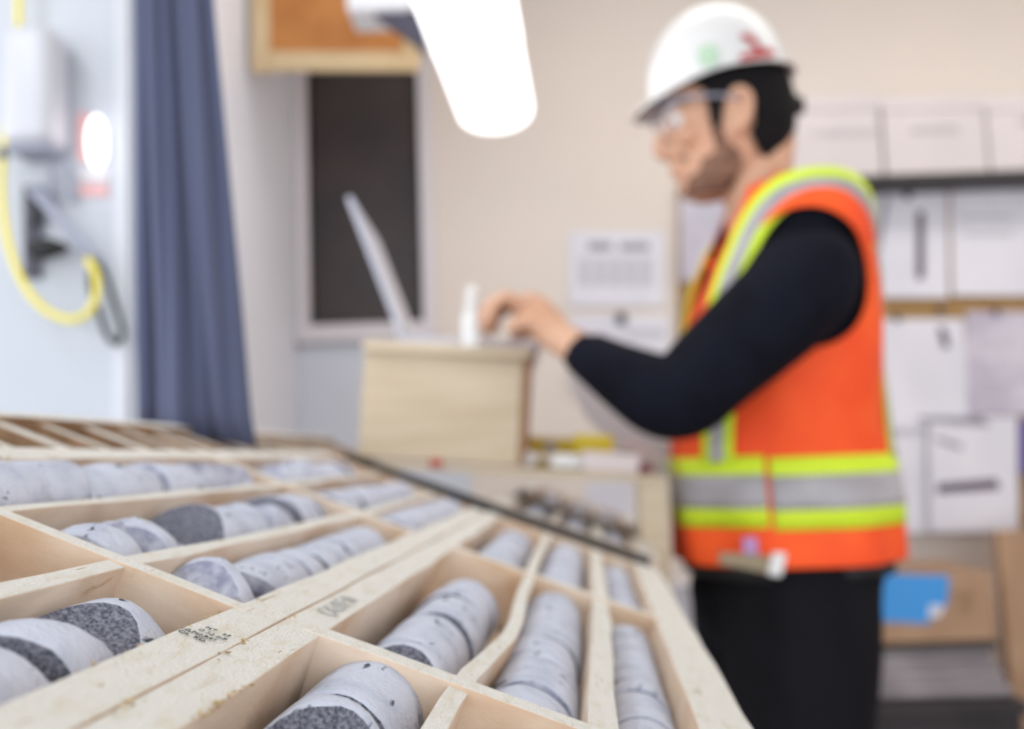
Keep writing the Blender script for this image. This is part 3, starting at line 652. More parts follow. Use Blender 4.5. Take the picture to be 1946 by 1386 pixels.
bm = bmesh.new(); tube(bm, [P(x, y, YP - .035) for x, y in ((186, 494), (206, 540), (222, 590), (232, 632), (222, 652), (205, 640), (190, 600), (174, 555), (172, 520), (180, 498))], .0058, 8, 5)
tag(obj('cable_loop', bm, M['black'], smooth=True), 'thin black cable loop hanging from the bracket arm', 'cable')

# ---------------------------------------------------------------- papers and shelf on the back wall
YW = YB - .004
def sheet(x0, y0, x1, y1, label, m='paper', Y=None, prints=(), curl=.012, name='wall_paper', cat='paper', skew=0, group='papers pinned to the back wall'):
    Y = Y or YW; bm = bmesh.new(); n = 8; a = []; b = []
    for i in range(n + 1):
        t = i / n; y = y0 + (y1 - y0) * t; d = curl * t * t
        a.append([bm.verts.new(P(x0 + skew * t, y, Y) + Vector((0, -d, 0))), bm.verts.new(P(x1 + skew * t, y, Y) + Vector((0, -d * .6, 0)))])
        b.append([bm.verts.new(v.co + Vector((0, .0012, 0))) for v in a[-1]])
    for i in range(n):
        bm.faces.new((a[i][0], a[i][1], a[i + 1][1], a[i + 1][0])); bm.faces.new((b[i][0], b[i + 1][0], b[i + 1][1], b[i][1]))
        for s_ in (0, 1): bm.faces.new((a[i][s_], a[i + 1][s_], b[i + 1][s_], b[i][s_]))
    bm.faces.new((a[0][0], b[0][0], b[0][1], a[0][1])); bm.faces.new((a[n][0], a[n][1], b[n][1], b[n][0]))
    o = tag(obj(name, bm, M[m]), label, cat, group)
    for q in prints:
        bm = bmesh.new()
        if len(q[0]) == 4 and not isinstance(q[0][0], tuple):
            X0, Y0, X1, Y1 = q[0]; pts = [(X0, Y0), (X1, Y0), (X1, Y1), (X0, Y1)]
        else: pts = q[0]
        prism(bm, [P(x, y, Y - curl * max(0, min(1, (y - y0) / (y1 - y0))) ** 2 - .0016) for x, y in pts], Vector((0, .0006, 0)))
        child('print', bm, M[q[1]], o)
    return o
bm = bmesh.new(); quadpx(bm, 1290, 352, 1975, 1002, YB - .022, .020); tag(obj('cork_board', bm, M['cork'], bevel=.002), 'brown cork board behind the pinned papers', 'board')
YK = YB - .026
cal = [((1118, 460, 1162, 476), 'ink'), ((1178, 462, 1234, 476), 'ink')]
for i in range(5): cal.append(((1100 + i * 29, 490, 1122 + i * 29, 542), 'inkl' if i else 'ink'))
sheet(1080, 440, 1262, 583, 'landscape calendar page with a grey grid on the beige wall', prints=[(a, ('inkl' if i not in (0, 1) else 'ink')) for i, (a, _) in enumerate(cal)], curl=.006)
clipp = sheet(1086, 600, 1272, 742, 'white sheet under the calendar, held by a dark clip', prints=[((1190, 625, 1260, 640), 'inkl')], curl=.02)
bm = bmesh.new(); quadpx(bm, 1172, 594, 1190, 616, YW - .012, .010); tag(obj('binder_clip', bm, M['slate'], bevel=.002), 'dark binder clip on the sheet under the calendar', 'clip')
sheet(1292, 376, 1388, 536, 'mauve-grey poster between the calendar and the worker', 'poster', Y=YK, prints=[((1315, 392, 1360, 430), 'inkl')])
sheet(1392, 380, 1500, 560, 'white sheet behind the worker\'s neck', Y=YK)
sheet(1596, 388, 1652, 562, 'white sheet right behind the worker\'s shoulder', Y=YK)
sheet(1662, 366, 1801, 567, 'white chart with a dark vertical bar on the cork board', Y=YK, prints=[((1742, 402, 1757, 530), 'inkd'), (((1680, 375), (1690, 375), (1668, 505), (1662, 480)), 'ink')])
sheet(1807, 360, 1962, 563, 'blank-looking white chart at the upper right edge', Y=YK, prints=[((1830, 410, 1925, 418), 'inkl'), ((1830, 440, 1925, 448), 'inkl')])
sheet(1668, 606, 1832, 815, 'white hanging sheet with a small dark mark, left of lower row', Y=YK, prints=[(((1782, 622), (1796, 622), (1806, 660), (1792, 662)), 'inkd')], curl=.03, skew=10)
sheet(1836, 592, 1972, 790, 'large pale sheet at the right edge, lower row', 'poster', Y=YK, curl=.02, prints=[((1860, 650, 1930, 658), 'inkl'), ((1850, 720, 1940, 726), 'inkl')])
sheet(1690, 800, 1770, 1012, 'white sheet lowest beside the worker\'s back', Y=YK - .012, curl=.015)
sheet(1766, 792, 1934, 1010, 'white chart with a dark horizontal bar, lowest on the board', Y=YK - .035, curl=.01, prints=[(((1780, 920), (1895, 910), (1900, 930), (1782, 938)), 'inkd'), (((1780, 830), (1830, 846), (1826, 856), (1778, 838)), 'ink'), (((1745, 792), (1865, 792), (1885, 812), (1750, 800)), 'ink')])
for (x, y) in ((1725, 371), (1788, 588), (1893, 592), (1705, 604)):
    bm = bmesh.new(); ellipsoid(bm, P(x, y, YK - .006), .010, .008, .012, seg=10); tag(obj('push_pin', bm, M['slate'], smooth=True), {1725: 'dark pin on top of the chart with the dark vertical bar', 1788: 'dark pin above the small dark mark', 1893: 'dark pin on the large pale sheet at the right edge', 1705: 'dark pin on the left corner of the hanging sheet'}[x], 'pin', 'pins on the cork board')
bm = bmesh.new(); quadpx(bm, 1112, 915, 1202, 990, YB - .30, .002); 
pb = tag(obj('paper_sheet', bm, M['paper']), 'white sheet seen below the side shelf beside its post', 'paper')
bm = bmesh.new(); a = P(1112, 990, YB - .30); b = P(1202, 990, YB - .30); box(bm, (a.x, YB - .305, 0), (b.x, YB - .31 + .012, a.z)); tag(obj('display_stand', bm, M['wallbeige']), 'beige upright board carrying the sheet below the side shelf', 'board')
bm = bmesh.new(); quadpx(bm, 1938, 800, 1990, 900, YB - .06, .05); bx_ = tag(obj('binder', bm, M['purple'], bevel=.003), 'purple binder hanging at the right edge of the photo', 'binder')
# wall shelf with white storage boxes
YH = 2.64
z0 = P(1700, 345, YH).z; z1 = P(1700, 331, YH).z; xs = P(1496, 340, YH).x
sh = empty('wall_shelf', Vector((xs, YH, z0)), 'long dark wall shelf carrying the white storage boxes', 'shelf')
bm = bmesh.new(); box(bm, (xs, YH, z0), (2.6, YB - .002, z1)); child('shelf_board', bm, M['steel'], sh, bevel=.001)
for xx in (xs + .02, 1.6, 2.4):
    bm = bmesh.new(); prism(bm, [Vector((xx, YB - .003, z0 - .001)), Vector((xx, YH + .06, z0 - .001)), Vector((xx, YB - .003, z0 - .04))], Vector((.008, 0, 0))); child('shelf_bracket', bm, M['steel'], sh)
for k, (x0, x1, s_, lab) in enumerate(((1500, 1672, 'CORRESPONDENCE', 'white storage box with a long faint label, behind the helmet'), (1684, 1872, 'INVOICES', 'white storage box with a short faint label, middle of the shelf'), (1884, 2056, 'OFFICE\n  USE', 'white storage box cut by the right edge, two-line label'), (2068, 2240, '', 'white storage box past the right edge of the photo'))):
    a = P(x0, 331, YH + .01); b = P(x1, 178, YH + .01); zb = z1 + .0008; zt = b.z - (P(x0, 178, YH).z - P(1684, 178, YH).z)
    e_ = empty('storage_box', Vector(((a.x + b.x) / 2, YH + .16, zb)), lab, 'storage box', 'storage boxes on the wall shelf')
    bm = bmesh.new(); box(bm, (a.x + .004, YH + .015, zb), (b.x - .004, YH + .145, b.z - .04)); child('box_body', bm, M['storage'], e_, bevel=.002)
    bm = bmesh.new(); box(bm, (a.x, YH + .010, b.z - .0395), (b.x, YH + .15, b.z)); child('box_lid', bm, M['storage'], e_, bevel=.002)
    if s_:
        cx_ = (a.x + b.x) / 2 + (.03 if k == 0 else 0)
        child('label_print', text_bm(s_, .030 if k else .020, FACE(Vector((cx_, YH + .0145, zb + .120)))), M['inkl'] if 0 else M['ink'], e_)
# lower right : cardboard box on a low rack
YL = 2.35
zc = P(1780, 1222, YL).z
rackx0, rackx1 = P(1560, 1222, YL).x, P(1893, 1222, YL).x
rack = empty('low_rack', Vector(((rackx0 + rackx1) / 2, YL, 0)), 'low dark rack behind the worker carrying the cardboard box', 'rack')
bm = bmesh.new(); box(bm, (rackx0, YL - .01, zc - .014), (rackx1, YL + .38, zc)); child('shelf_board', bm, M['steel'], rack)
for xx in (rackx0, rackx1 - .02):
    for yy in (YL + .34,):
        bm = bmesh.new(); box(bm, (xx, yy, 0), (xx + .02, yy + .02, zc - .015)); child('leg', bm, M['steel'], rack)
a = P(1640, 1221, YL); b = P(1884, 1088, YL)
cb = empty('cardboard_box', Vector(((a.x + b.x) / 2, YL + .12, zc)), 'brown cardboard box with a bright blue label behind the worker', 'box')
bm = bmesh.new(); box(bm, (a.x, YL, zc + .001), (b.x, YL + .28, b.z)); child('box_body', bm, M['cardboard'], cb, bevel=.003)
bm = bmesh.new(); prism(bm, [P(x, y, YL - .0022) for x, y in ((1650, 1090), (1804, 1094), (1800, 1150), (1778, 1160), (1765, 1186), (1650, 1180))], Vector((0, .0015, 0))); child('blue_label', bm, M['blue'], cb)
bm = bmesh.new(); prism(bm, [P(x, y, YL - .0034) for x, y in ((1768, 1150), (1794, 1152), (1788, 1172), (1764, 1175))], Vector((0, .001, 0))); child('white_sticker', bm, M['paper'], cb)
child('label_print', text_bm('THIS\n  UP', .028, FACE(P(1828, 1145, YL - .0015))), mat('box_print', srgb(140, 108, 84), .8), cb)
zst = P(1780, 1328, YL).z
for k in range(4):
    th = (zc - .014 - zst) / 4 - .002; z = zst + k * (th + .0015)
    bm = bmesh.new(); roundbox(bm, (-.19, -.13, 0), (.19, .13, th), Matrix.Translation((P(1770 - 12 * k, 1300, YL).x, YL + .13, z)) @ Matrix.Rotation(.04 * (k - 1.5), 4, 'Z'), min(.012, th * .4), 3)
    settle(tag(obj('folded_sack', bm, M['sack'], smooth=True), ['grey folded sack at the bottom of the stack under the cardboard box', 'grey folded sack second from bottom under the cardboard box', 'grey folded sack second from top under the cardboard box', 'grey folded sack topmost under the cardboard box'][k], 'sack', 'folded sacks on the dark crate'))
bm = bmesh.new(); x0_, x1_ = P(1560, 1330, YL).x, P(1925, 1330, YL).x; 
cr_ = empty('crate', Vector(((x0_ + x1_) / 2, YL + .1, 0)), 'dark plastic crate on the floor under the grey sacks', 'crate')
box(bm, (x0_, YL - .04, .001), (x1_, YL + .30, zst - .032)); child('crate_body', bm, M['darkcrate'], cr_, bevel=.004)
bm = bmesh.new(); box(bm, (x0_ - .012, YL - .052, zst - .031), (x1_ + .012, YL + .312, zst - .001)); child('crate_lid', bm, M['darkcrate'], cr_, bevel=.004)
bm = bmesh.new(); a = P(1896, 1010, 2.5); box(bm, (a.x, 2.5, .0), (a.x + .5, 2.53, a.z)); tag(obj('plywood_panel', bm, M['cardboard'], bevel=.002), 'tan upright panel leaning at the right edge below the papers', 'panel')
# small white carton between the table and the worker
bm = bmesh.new(); a = P(1262, 1175, 1.95); b = P(1318, 1112, 1.95); box(bm, (a.x, 1.95, .0), (b.x, 2.05, b.z)); tag(obj('carton', bm, M['paper'], bevel=.002), 'tall white carton standing behind the tray corner', 'carton')
#FIX1
#PERSON
# ---------------------------------------------------------------- the worker
YM = 1.60                                   # the plane through the middle of the body
def hz(x, y, Y=YM): return P(x, y, Y)
def sell(a, n):     # superellipse unit point
    c, s = math.cos(a), math.sin(a)
    return (abs(c) ** (2 / n) * (1 if c >= 0 else -1), abs(s) ** (2 / n) * (1 if s >= 0 else -1))
# torso sections: px y, px front, px back, half width (m), centre shift in Y
TOR = [(352, 1425, 1505, .062), (372, 1412, 1545, .105), (392, 1400, 1572, .150), (425, 1388, 1592, .185), (480, 1366, 1610, .196), (550, 1342, 1622, .194), (650, 1316, 1630, .186),
       (750, 1304, 1640, .178), (850, 1294, 1654, .176), (950, 1296, 1666, .182), (1056, 1303, 1674, .188)]
TORI = resample_nd(TOR, 8)
def torso_pt(y, th, off=0.0, n=2.5):
    """th = 0 front, 90 deg = side towards the camera, 180 = back; y in section rows"""
    for a, b in zip(TORI, TORI[1:]):
        if a[0] <= y <= b[0] + 1e-6: break
    else: a, b = (TORI[0], TORI[1]) if y < TORI[0][0] else (TORI[-2], TORI[-1])
    t = (y - a[0]) / (b[0] - a[0]); s = [a[k] + (b[k] - a[k]) * t for k in range(4)]
    f_ = hz(s[1], y); bk = hz(s[2], y); c = (f_ + bk) / 2; A = (bk - f_).length / 2 + off; B = s[3] + off
    u, v = sell(th, n)
    return Vector((c.x - A * u, YM - B * v, c.z))
def torso_rings(y0, y1, n, off, m=72, fold=None):
    out = []
    for i in range(n + 1):
        y = y0 + (y1 - y0) * i / n
        out.append([torso_pt(y, 2 * math.pi * k / m, off + (fold(y, 2 * math.pi * k / m) if fold else 0)) for k in range(m)])
    return out
person = empty('person', Vector((hz(1500, 1000).x, YM, 0)), 'worker in orange safety vest, white hard hat and clear glasses using the laptop', 'person')
def remeshed(name, bm, m, voxel, par, smooth_it=2, split=None):
    me = bpy.data.meshes.new('t'); bmesh.ops.recalc_face_normals(bm, faces=bm.faces[:]); bm.to_mesh(me); bm.free()
    o = bpy.data.objects.new('t', me); C.objects.link(o)
    r = o.modifiers.new('r', 'REMESH'); r.mode = 'VOXEL'; r.voxel_size = voxel; r.use_smooth_shade = True
    s = o.modifiers.new('s', 'SMOOTH'); s.iterations = smooth_it; s.factor = .5
    me2 = bpy.data.meshes.new_from_object(o.evaluated_get(bpy.context.evaluated_depsgraph_get()))
    bpy.data.objects.remove(o); bpy.data.meshes.remove(me); me2.name = name
    me2.transform(parent_world(par).inverted()); me2.materials.clear()
    return link(name, me2, m, par, smooth=True)
# arm toward the camera: shoulder, upper arm, elbow, forearm, wrist -- (px x, px y, Y, radius m)
ARM = [(1532, 478, 1.455, .055), (1532, 520, 1.435, .076), (1492, 575, 1.405, .073), (1430, 632, 1.385, .068), (1355, 700, 1.365, .061), (1300, 752, 1.355, .056),
       (1250, 752, 1.360, .053), (1190, 722, 1.375, .043), (1135, 690, 1.395, .033), (1095, 666, 1.415, .0255)]
FOR = [(1110, 676, 1.405, .026), (1085, 658, 1.418, .0245), (1060, 640, 1.43, .025), (1040, 622, 1.44, .029)]
def armtube(bm, keys, grow=0, n=22, per=5, ystretch=None):
    return tube(bm, [P(x, y, Y) for x, y, Y, r in keys], [r + grow for x, y, Y, r in keys], n, per)
# far arm, mostly hidden behind the body
ARM2 = [(1535, 480, 1.74, .055), (1500, 560, 1.78, .060), (1440, 660, 1.80, .052), (1370, 730, 1.80, .046), (1270, 720, 1.77, .040), (1180, 690, 1.72, .033), (1120, 660, 1.68, .025)]
def LEGK(sg): return [(1480 + 20 * sg, 1050, YM - .070 * sg, .106), (1484 + 32 * sg, 1150, YM - .082 * sg, .108), (1492 + 32 * sg, 1300, YM - .090 * sg, .098), (1500 + 24 * sg, 1480, YM - .095 * sg, .078),
               (1520 + 16 * sg, 1650, YM - .10 * sg, .068), (1528 + 16 * sg, 1800, YM - .10 * sg, .052), (1530 + 16 * sg, 1925, YM - .10 * sg, .045)]
# --- head and neck
HEAD = [(58, 1330, 1440, .045), (95, 1286, 1448, .062), (140, 1266, 1480, .074), (190, 1261, 1498, .077), (222, 1260, 1500, .077), (240, 1267, 1500, .075), (262, 1270, 1497, .073),
        (290, 1277, 1488, .069), (312, 1281, 1474, .064), (330, 1287, 1458, .060), (350, 1293, 1430, .054), (368, 1300, 1402, .044), (381, 1316, 1368, .026)]
HEADI = resample_nd(HEAD, 5)
def head_ring(s, off=0, m=56, yoff=0):
    f_ = hz(s[1], s[0]); b_ = hz(s[2], s[0]); A = (b_ - f_).length / 2 + off; B = s[3] + off; c = (f_ + b_) / 2
    out = []
    for k in range(m):
        a = 2 * math.pi * k / m; u, v = sell(a, 2.15)
        w = 1 - .16 * max(0, u) ** 2          # narrower towards the face
        out.append(Vector((c.x - A * u, YM - B * v * w, c.z)))
    return out
body = bmesh.new()
skin_rings(body, [head_ring(s) for s in HEADI])
tube(body, [hz(1448, 250), hz(1440, 330), hz(1448, 400), hz(1470, 470)], [.055, .056, .060, .075], 24, 4)           # neck
tube(body, [hz(1264, 232), hz(1257, 258), hz(1252, 283), hz(1260, 295), hz(1274, 300)], [.007, .009, .0105, .0100, .008], 12, 4)   # nose
for s in (-1, 1): ellipsoid(body, hz(1266, 293) + Vector((0, .010 * s, 0)), .009, .006, .007, seg=12)
tube(body, [hz(1284, 319) + Vector((0, -.024, 0)), hz(1279, 319) + Vector((0, 0, 0)), hz(1284, 319) + Vector((0, .024, 0))], [.004, .007, .004], 10, 4)   # upper lip
tube(body, [hz(1290, 334) + Vector((0, -.021, 0)), hz(1285, 334) + Vector((0, 0, 0)), hz(1290, 334) + Vector((0, .021, 0))], [.004, .007, .004], 10, 4)   # lower lip
ellipsoid(body, hz(1308, 358), .014, .020, .013, seg=14)                                                           # chin
for s in (-1, 1):
    tube(body, [hz(1268, 220) + Vector((.004, .012 * s, 0)), hz(1268, 214) + Vector((.004, .030 * s, 0)), hz(1285, 218) + Vector((.004, .052 * s, 0))], [.006, .008, .006], 8, 3)  # brow ridge
    ellipsoid(body, hz(1292, 275) + Vector((.006, .045 * s, 0)), .018, .016, .018, seg=14)                          # cheek
    # ear: rim, lobe and bowl
    e = lambda x, y, d=0: hz(x, y) + Vector((0, s * (.074 + d), 0))
    tube(body, [e(1362, 232, .0), e(1366, 212, .006), e(1386, 204, .010), e(1402, 218, .012), e(1402, 245, .010), e(1390, 268, .006), e(1376, 283, .002)], [.005, .006, .0065, .0065, .0065, .0075, .006], 10, 4)
    ellipsoid(body, e(1384, 245, -.002), .016, .006, .026, seg=14)
# torso, arms, legs as one continuous figure
skin_rings(body, torso_rings(356, 1050, 40, -.022))
for K in (ARM, ARM2): armtube(body, K[:-1] , -.008)
armtube(body, FOR, 0)
armtube(body, [ARM2[-2], ARM2[-1], (1075, 640, 1.655, .024), (1045, 628, 1.64, .028)], -.003)
skin_rings(body, torso_rings(1000, 1120, 6, -.035))
for sg in (1, -1): armtube(body, LEGK(sg), -.012)
def hand(bm, w, dx, s, spread=1.0):
    """w: wrist end px, s = +1: near (left) hand; fingers hook down on to the keys"""
    Q = lambda x, y, d: P(x + dx[0], y + dx[1], w) + Vector((0, d, 0))
    tube(bm, [Q(1058, 634, 0), Q(1035, 612, 0), Q(1005, 590, 0), Q(985, 582, 0)], [.024, .028, .029, .020], 14, 4)      # palm
    ellipsoid(bm, Q(1015, 597, -.014 * s), .034, .018, .020, seg=14); ellipsoid(bm, Q(1015, 597, .016 * s), .034, .018, .020, seg=14)
    for k, (d, x1, x2, x3, y3) in enumerate(((-.034, 955, 933, 935, 618), (-.012, 942, 922, 925, 628), (.011, 938, 918, 922, 630), (.033, 950, 930, 930, 622))):
        tube(bm, [Q(995, 586, d * .75 * s), Q(968, 572, d * .95 * s), Q(x1, 574, d * s), Q(x2, 594, d * s), Q(x3, y3, d * s)], [.0105, .0100, .0092, .0085, .0070], 10, 4)
    tube(bm, [Q(1030, 618, -.022 * s), Q(1002, 620, -.036 * s), Q(982, 622, -.040 * s), Q(966, 634, -.036 * s)], [.0135, .0120, .0105, .0080], 10, 4)
hand(body, 1.462, (0, 0), 1)
hand(body, 1.66, (8, 8), -1)
bo = remeshed('body', body, M['skin'], .0042, person, 1)
# --- clothes
sh_ = bmesh.new(); skin_rings(sh_, torso_rings(372, 1052, 40, -.006))
for K in (ARM, ARM2): armtube(sh_, K, .0035)
ellipsoid(sh_, P(1538, 522, 1.45), .078, .050, .100, seg=20)
remeshed('shirt', sh_, M['shirt'], .006, person, 6)
tr = bmesh.new(); skin_rings(tr, torso_rings(1020, 1100, 8, -.016))
for sg in (1, -1): armtube(tr, LEGK(sg), .012)
ellipsoid(tr, hz(1490, 1120), .150, .140, .12)
remeshed('trousers', tr, M['trouser'], .008, person, 4)
for sg in (1, -1):
    bm = bmesh.new(); x_ = P(1530 + 16 * sg, 1900, YM - .1 * sg).x; y_ = YM - .10 * sg
    tube(bm, [Vector((x_ + .05, y_, .05)), Vector((x_, y_, .055)), Vector((x_ - .09, y_, .040)), Vector((x_ - .17, y_, .032))], [.042, .050, .044, .030], 14, 4)
    for v in bm.verts: v.co.z = max(v.co.z, .012)
    child('shoe', bm, M['black'], person, smooth=True)
    bm = bmesh.new(); roundbox(bm, (x_ - .195, y_ - .045, .001), (x_ + .085, y_ + .045, .022), Matrix.Identity(4), .009); child('shoe_sole', bm, M['black'], person)
# vest shell with arm holes
def vfold(y, th):
    d = max(0, (y - 560) / 500)
    return .004 * d * math.sin(th * 5 + y * .006) + .0035 * d * math.sin(th * 9 - y * .015) + (.003 * math.sin(th * 3 + y * .02) if y > 500 else 0)
VOFF = .010
HX, HZ_ = P(1526, 532, 1.43).x, P(1526, 532, 1.43).z
def inhole(p, k=1.0):
    if p.y > YM: q = Vector((p.x, 0, p.z))
    return (((p.x - HX) / (.093 * k)) ** 2 + ((p.z - HZ_) / (.101 * k)) ** 2 < 1) and abs(p.y - YM) > .075
vb = bmesh.new(); rg = torso_rings(358, 1054, 116, VOFF, 150, vfold)
vr = [[vb.verts.new(p) for p in r] for r in rg]
for i, (a, b) in enumerate(zip(vr, vr[1:])):
    for k in range(150):
        th = 2 * math.pi * (k + .5) / 150; q = (a[k].co + b[(k + 1) % 150].co) / 2; yy = 358 + (1054 - 358) * i / 116
        thf = min(th, 2 * math.pi - th)
        if inhole(q): continue
        if yy < 372 and thf < 1.2: continue
        if yy < 620 and thf < .50 * (620 - yy) / 250: continue        # V neck
        if yy > 1040 and abs(th - 1.18) < .06: continue
        vb.faces.new((a[k], a[(k + 1) % 150], b[(k + 1) % 150], b[k]))
bmesh.ops.delete(vb, geom=[v for v in vb.verts if not v.link_faces], context='VERTS')
# round off the jagged cut of the arm hole
for v in vb.verts:
    if v.is_boundary and inhole(v.co, 1.25) and abs(v.co.y - YM) > .07:
        dx, dz = v.co.x - HX, v.co.z - HZ_; r_ = math.hypot(dx / .093, dz / .101)
        if .6 < r_ < 1.3: v.co.x = HX + dx / r_; v.co.z = HZ_ + dz / r_
vest = child('safety_vest', vb, M['orange'], person, smooth=True)
sd = vest.modifiers.new('solid', 'SOLIDIFY'); sd.thickness = .003; sd.offset = 1
def strip(path, w, off, m, name, par, label=None, n=60):
    """path: list of (y, th) rows; w = half width in metres across the path"""
    K = resample_nd(path, max(2, n // (len(path) - 1))); bm = bmesh.new(); rows = []
    pts = [torso_pt(k[0], k[1], VOFF + vfold(k[0], k[1]) + off) for k in K]
    for i, k in enumerate(K):
        t = (pts[min(i + 1, len(K) - 1)] - pts[max(i - 1, 0)]).normalized()
        nn = (torso_pt(k[0], k[1], .05) - torso_pt(k[0], k[1], .0)); 
        if nn.length < 1e-6: nn = Vector((0, 0, 1))
        sdv = t.cross(nn.normalized()).normalized()
        row = []
        for q in (-1, -.5, 0, .5, 1):
            p = pts[i] + sdv * (w * q)
            row.append(bm.verts.new(p))
        rows.append(row)
    for a, b in zip(rows, rows[1:]):
        for q in range(4): bm.faces.new((a[q], a[q + 1], b[q + 1], b[q]))
    o = child(name, bm, m, par, smooth=True); s = o.modifiers.new('solid', 'SOLIDIFY'); s.thickness = .0016; s.offset = 0
    if label: o['label'] = label
    return o
def band(y0, y1, th0, th1, off, m, name, slope=0, n=60):
    bm = bmesh.new(); rows = []
    for i in range(n + 1):
        th = th0 + (th1 - th0) * i / n; dy = slope * (i / n)
        rows.append([bm.verts.new(torso_pt(y0 + dy + (y1 - y0) * q / 4, th, VOFF + vfold(y0 + dy + (y1 - y0) * q / 4, th) + off)) for q in range(5)])
    for a, b in zip(rows, rows[1:]):
        for q in range(4): bm.faces.new((a[q], a[q + 1], b[q + 1], b[q]))
    o = child(name, bm, m, vest, smooth=True); s = o.modifiers.new('solid', 'SOLIDIFY'); s.thickness = .0016; s.offset = 0
    return o
R = math.radians
# vest bands: back+side panel, then the front panel slightly offset
for (a0, a1, dy) in ((R(74), R(352 - 66), 0), (R(4), R(72), -4), (R(288), R(356), -4)):
    band(868 + dy, 990 + dy, a0, a1, .0045, M['lime'], 'lime_band')
    o = band(899 + dy, 957 + dy, a0, a1, .0068, M['silver'], 'reflective_band')
for sg in (1, -1):
    fr = [(872, R(48) * sg), (780, R(46) * sg), (680, R(41) * sg), (590, R(38) * sg), (500, R(42) * sg), (450, R(50) * sg), (424, R(64) * sg), (414, R(80) * sg)]
    bk = [(412, R(100) * sg), (422, R(118) * sg), (448, R(138) * sg), (480, R(150) * sg), (560, R(160) * sg), (700, R(163) * sg), (872, R(150) * sg)]
    for pth in (fr + [(411, R(90) * sg)] + bk,):
        strip(pth, .026, .0050, M['lime'], 'lime_band', vest, n=130); strip(pth, .011, .0074, M['silver'], 'reflective_band', vest, n=130)
# zip edge / small tag at the hem
bm = bmesh.new(); c_ = torso_pt(1020, R(62), VOFF + .006); roundbox(bm, (-.010, -.004, -.014), (.010, .002, .016), Matrix.Translation(c_), .001); child('vest_tag', bm, mat('lilac_tag', srgb(178, 140, 190), .6), vest)
# belt with hanging strap
bm = bmesh.new()
rgs = [torso_rings(1050, 1078, 2, -.003, 64)]
skin_rings(bm, rgs[0], False); be = child('belt', bm, M['black'], person, smooth=True); s_ = be.modifiers.new('solid', 'SOLIDIFY'); s_.thickness = .003; s_.offset = 1
yk = 1.395
bm = bmesh.new(); prism(bm, [P(1368, 1050, yk + .02), P(1470, 1058, yk), P(1468, 1092, yk), P(1366, 1072, yk + .02)], Vector((0, .006, 0))); child('tape_strap', bm, M['beltm'], be, bevel=.001)
bm = bmesh.new(); prism(bm, [P(1470, 1050, yk - .004), P(1497, 1052, yk - .004), P(1486, 1098, yk - .004), P(1460, 1094, yk - .004)], Vector((0, .010, 0))); child('strap_end', bm, M['white'], be, bevel=.003)
# hair, beard, eyes, glasses
def head_patch(polys, off, m, name, par, extra=None, y0=60, y1=378, solid=.004):
    bm = bmesh.new(); K = [s for s in resample_nd(HEAD, 16) if y0 <= s[0] <= y1]; n = 200
    rows = [[bm.verts.new(p) for p in head_ring(s, off(s) if callable(off) else off, n)] for s in K]
    for i, (a, b) in enumerate(zip(rows, rows[1:])):
        for k in range(n):
            q = (a[k].co + b[(k + 1) % n].co) / 2; qq = Vector((q.x, YM, q.z)); x, y = PX(qq)
            if any(inpoly(x, y, pl_) for pl_ in polys): bm.faces.new((a[k], a[(k + 1) % n], b[(k + 1) % n], b[k]))
    bmesh.ops.delete(bm, geom=[v for v in bm.verts if not v.link_faces], context='VERTS')
    o = child(name, bm, m, par, smooth=True); s = o.modifiers.new('solid', 'SOLIDIFY'); s.thickness = solid; s.offset = 1; return o
hair = head_patch([[(1298, 120), (1300, 182), (1322, 200), (1330, 232), (1338, 276), (1352, 268), (1358, 222), (1372, 202), (1398, 196), (1410, 214), (1412, 250), (1408, 285), (1426, 312), (1470, 330), (1530, 330), (1530, 60), (1298, 60)]], lambda s: .003 + .002 * max(0, min(1, (s[0] - 120) / 120)), M['hair'], 'hair', person, solid=.004, y0=128)
bm = bmesh.new()
tube(bm, [hz(1450, 235), hz(1452, 275), hz(1450, 306)], [.046, .042, .032], 20, 5); hn = remeshed('hair', bm, M['hair'], .006, person, 3)
head_patch([[(1338, 262), (1354, 270), (1366, 292), (1392, 312), (1398, 335), (1380, 372), (1330, 384), (1300, 372), (1302, 346), (1318, 342), (1322, 320), (1345, 310)], [(1276, 305), (1296, 304), (1300, 318), (1280, 314)]], .0012, M['beard'], 'beard', person, solid=.002)
for s in (-1, 1):
    bm = bmesh.new(); ellipsoid(bm, hz(1278, 243) + Vector((.006, s * .031, 0)), .011, .012, .010, seg=14); ey = child('eye', bm, M['white'], person, smooth=True)
    bm = bmesh.new(); ellipsoid(bm, hz(1274, 245) + Vector((.002, s * .031, 0)), .0065, .006, .006, seg=12); child('iris', bm, M['black'], ey, smooth=True)
    bm = bmesh.new(); tube(bm, [hz(1266, 222) + Vector((.0, s * .014, 0)), hz(1266, 214) + Vector((.0, s * .035, 0)), hz(1290, 217) + Vector((0, s * .060, 0))], [.003, .0045, .003], 8, 4); child('eyebrow', bm, M['hair'], person, smooth=True)
gl = bmesh.new()
tube(gl, [hz(1258, 222) + Vector((-.003, -.064, 0)), hz(1250, 222) + Vector((-.004, -.03, 0)), hz(1247, 224) + Vector((-.004, 0, 0)), hz(1250, 222) + Vector((-.004, .03, 0)), hz(1258, 222) + Vector((-.003, .064, 0))], .0022, 8, 5)
for s in (-1, 1): tube(gl, [hz(1258, 222) + Vector((-.003, s * .064, 0)), hz(1280, 220) + Vector((0, s * .078, 0)), hz(1345, 216) + Vector((0, s * .083, 0)), hz(1385, 222) + Vector((0, s * .082, 0))], [.0025, .004, .003, .0025], 8, 5)
go = child('safety_glasses', gl, mat('glasses_frame', srgb(150, 150, 165), .3), person, smooth=True)
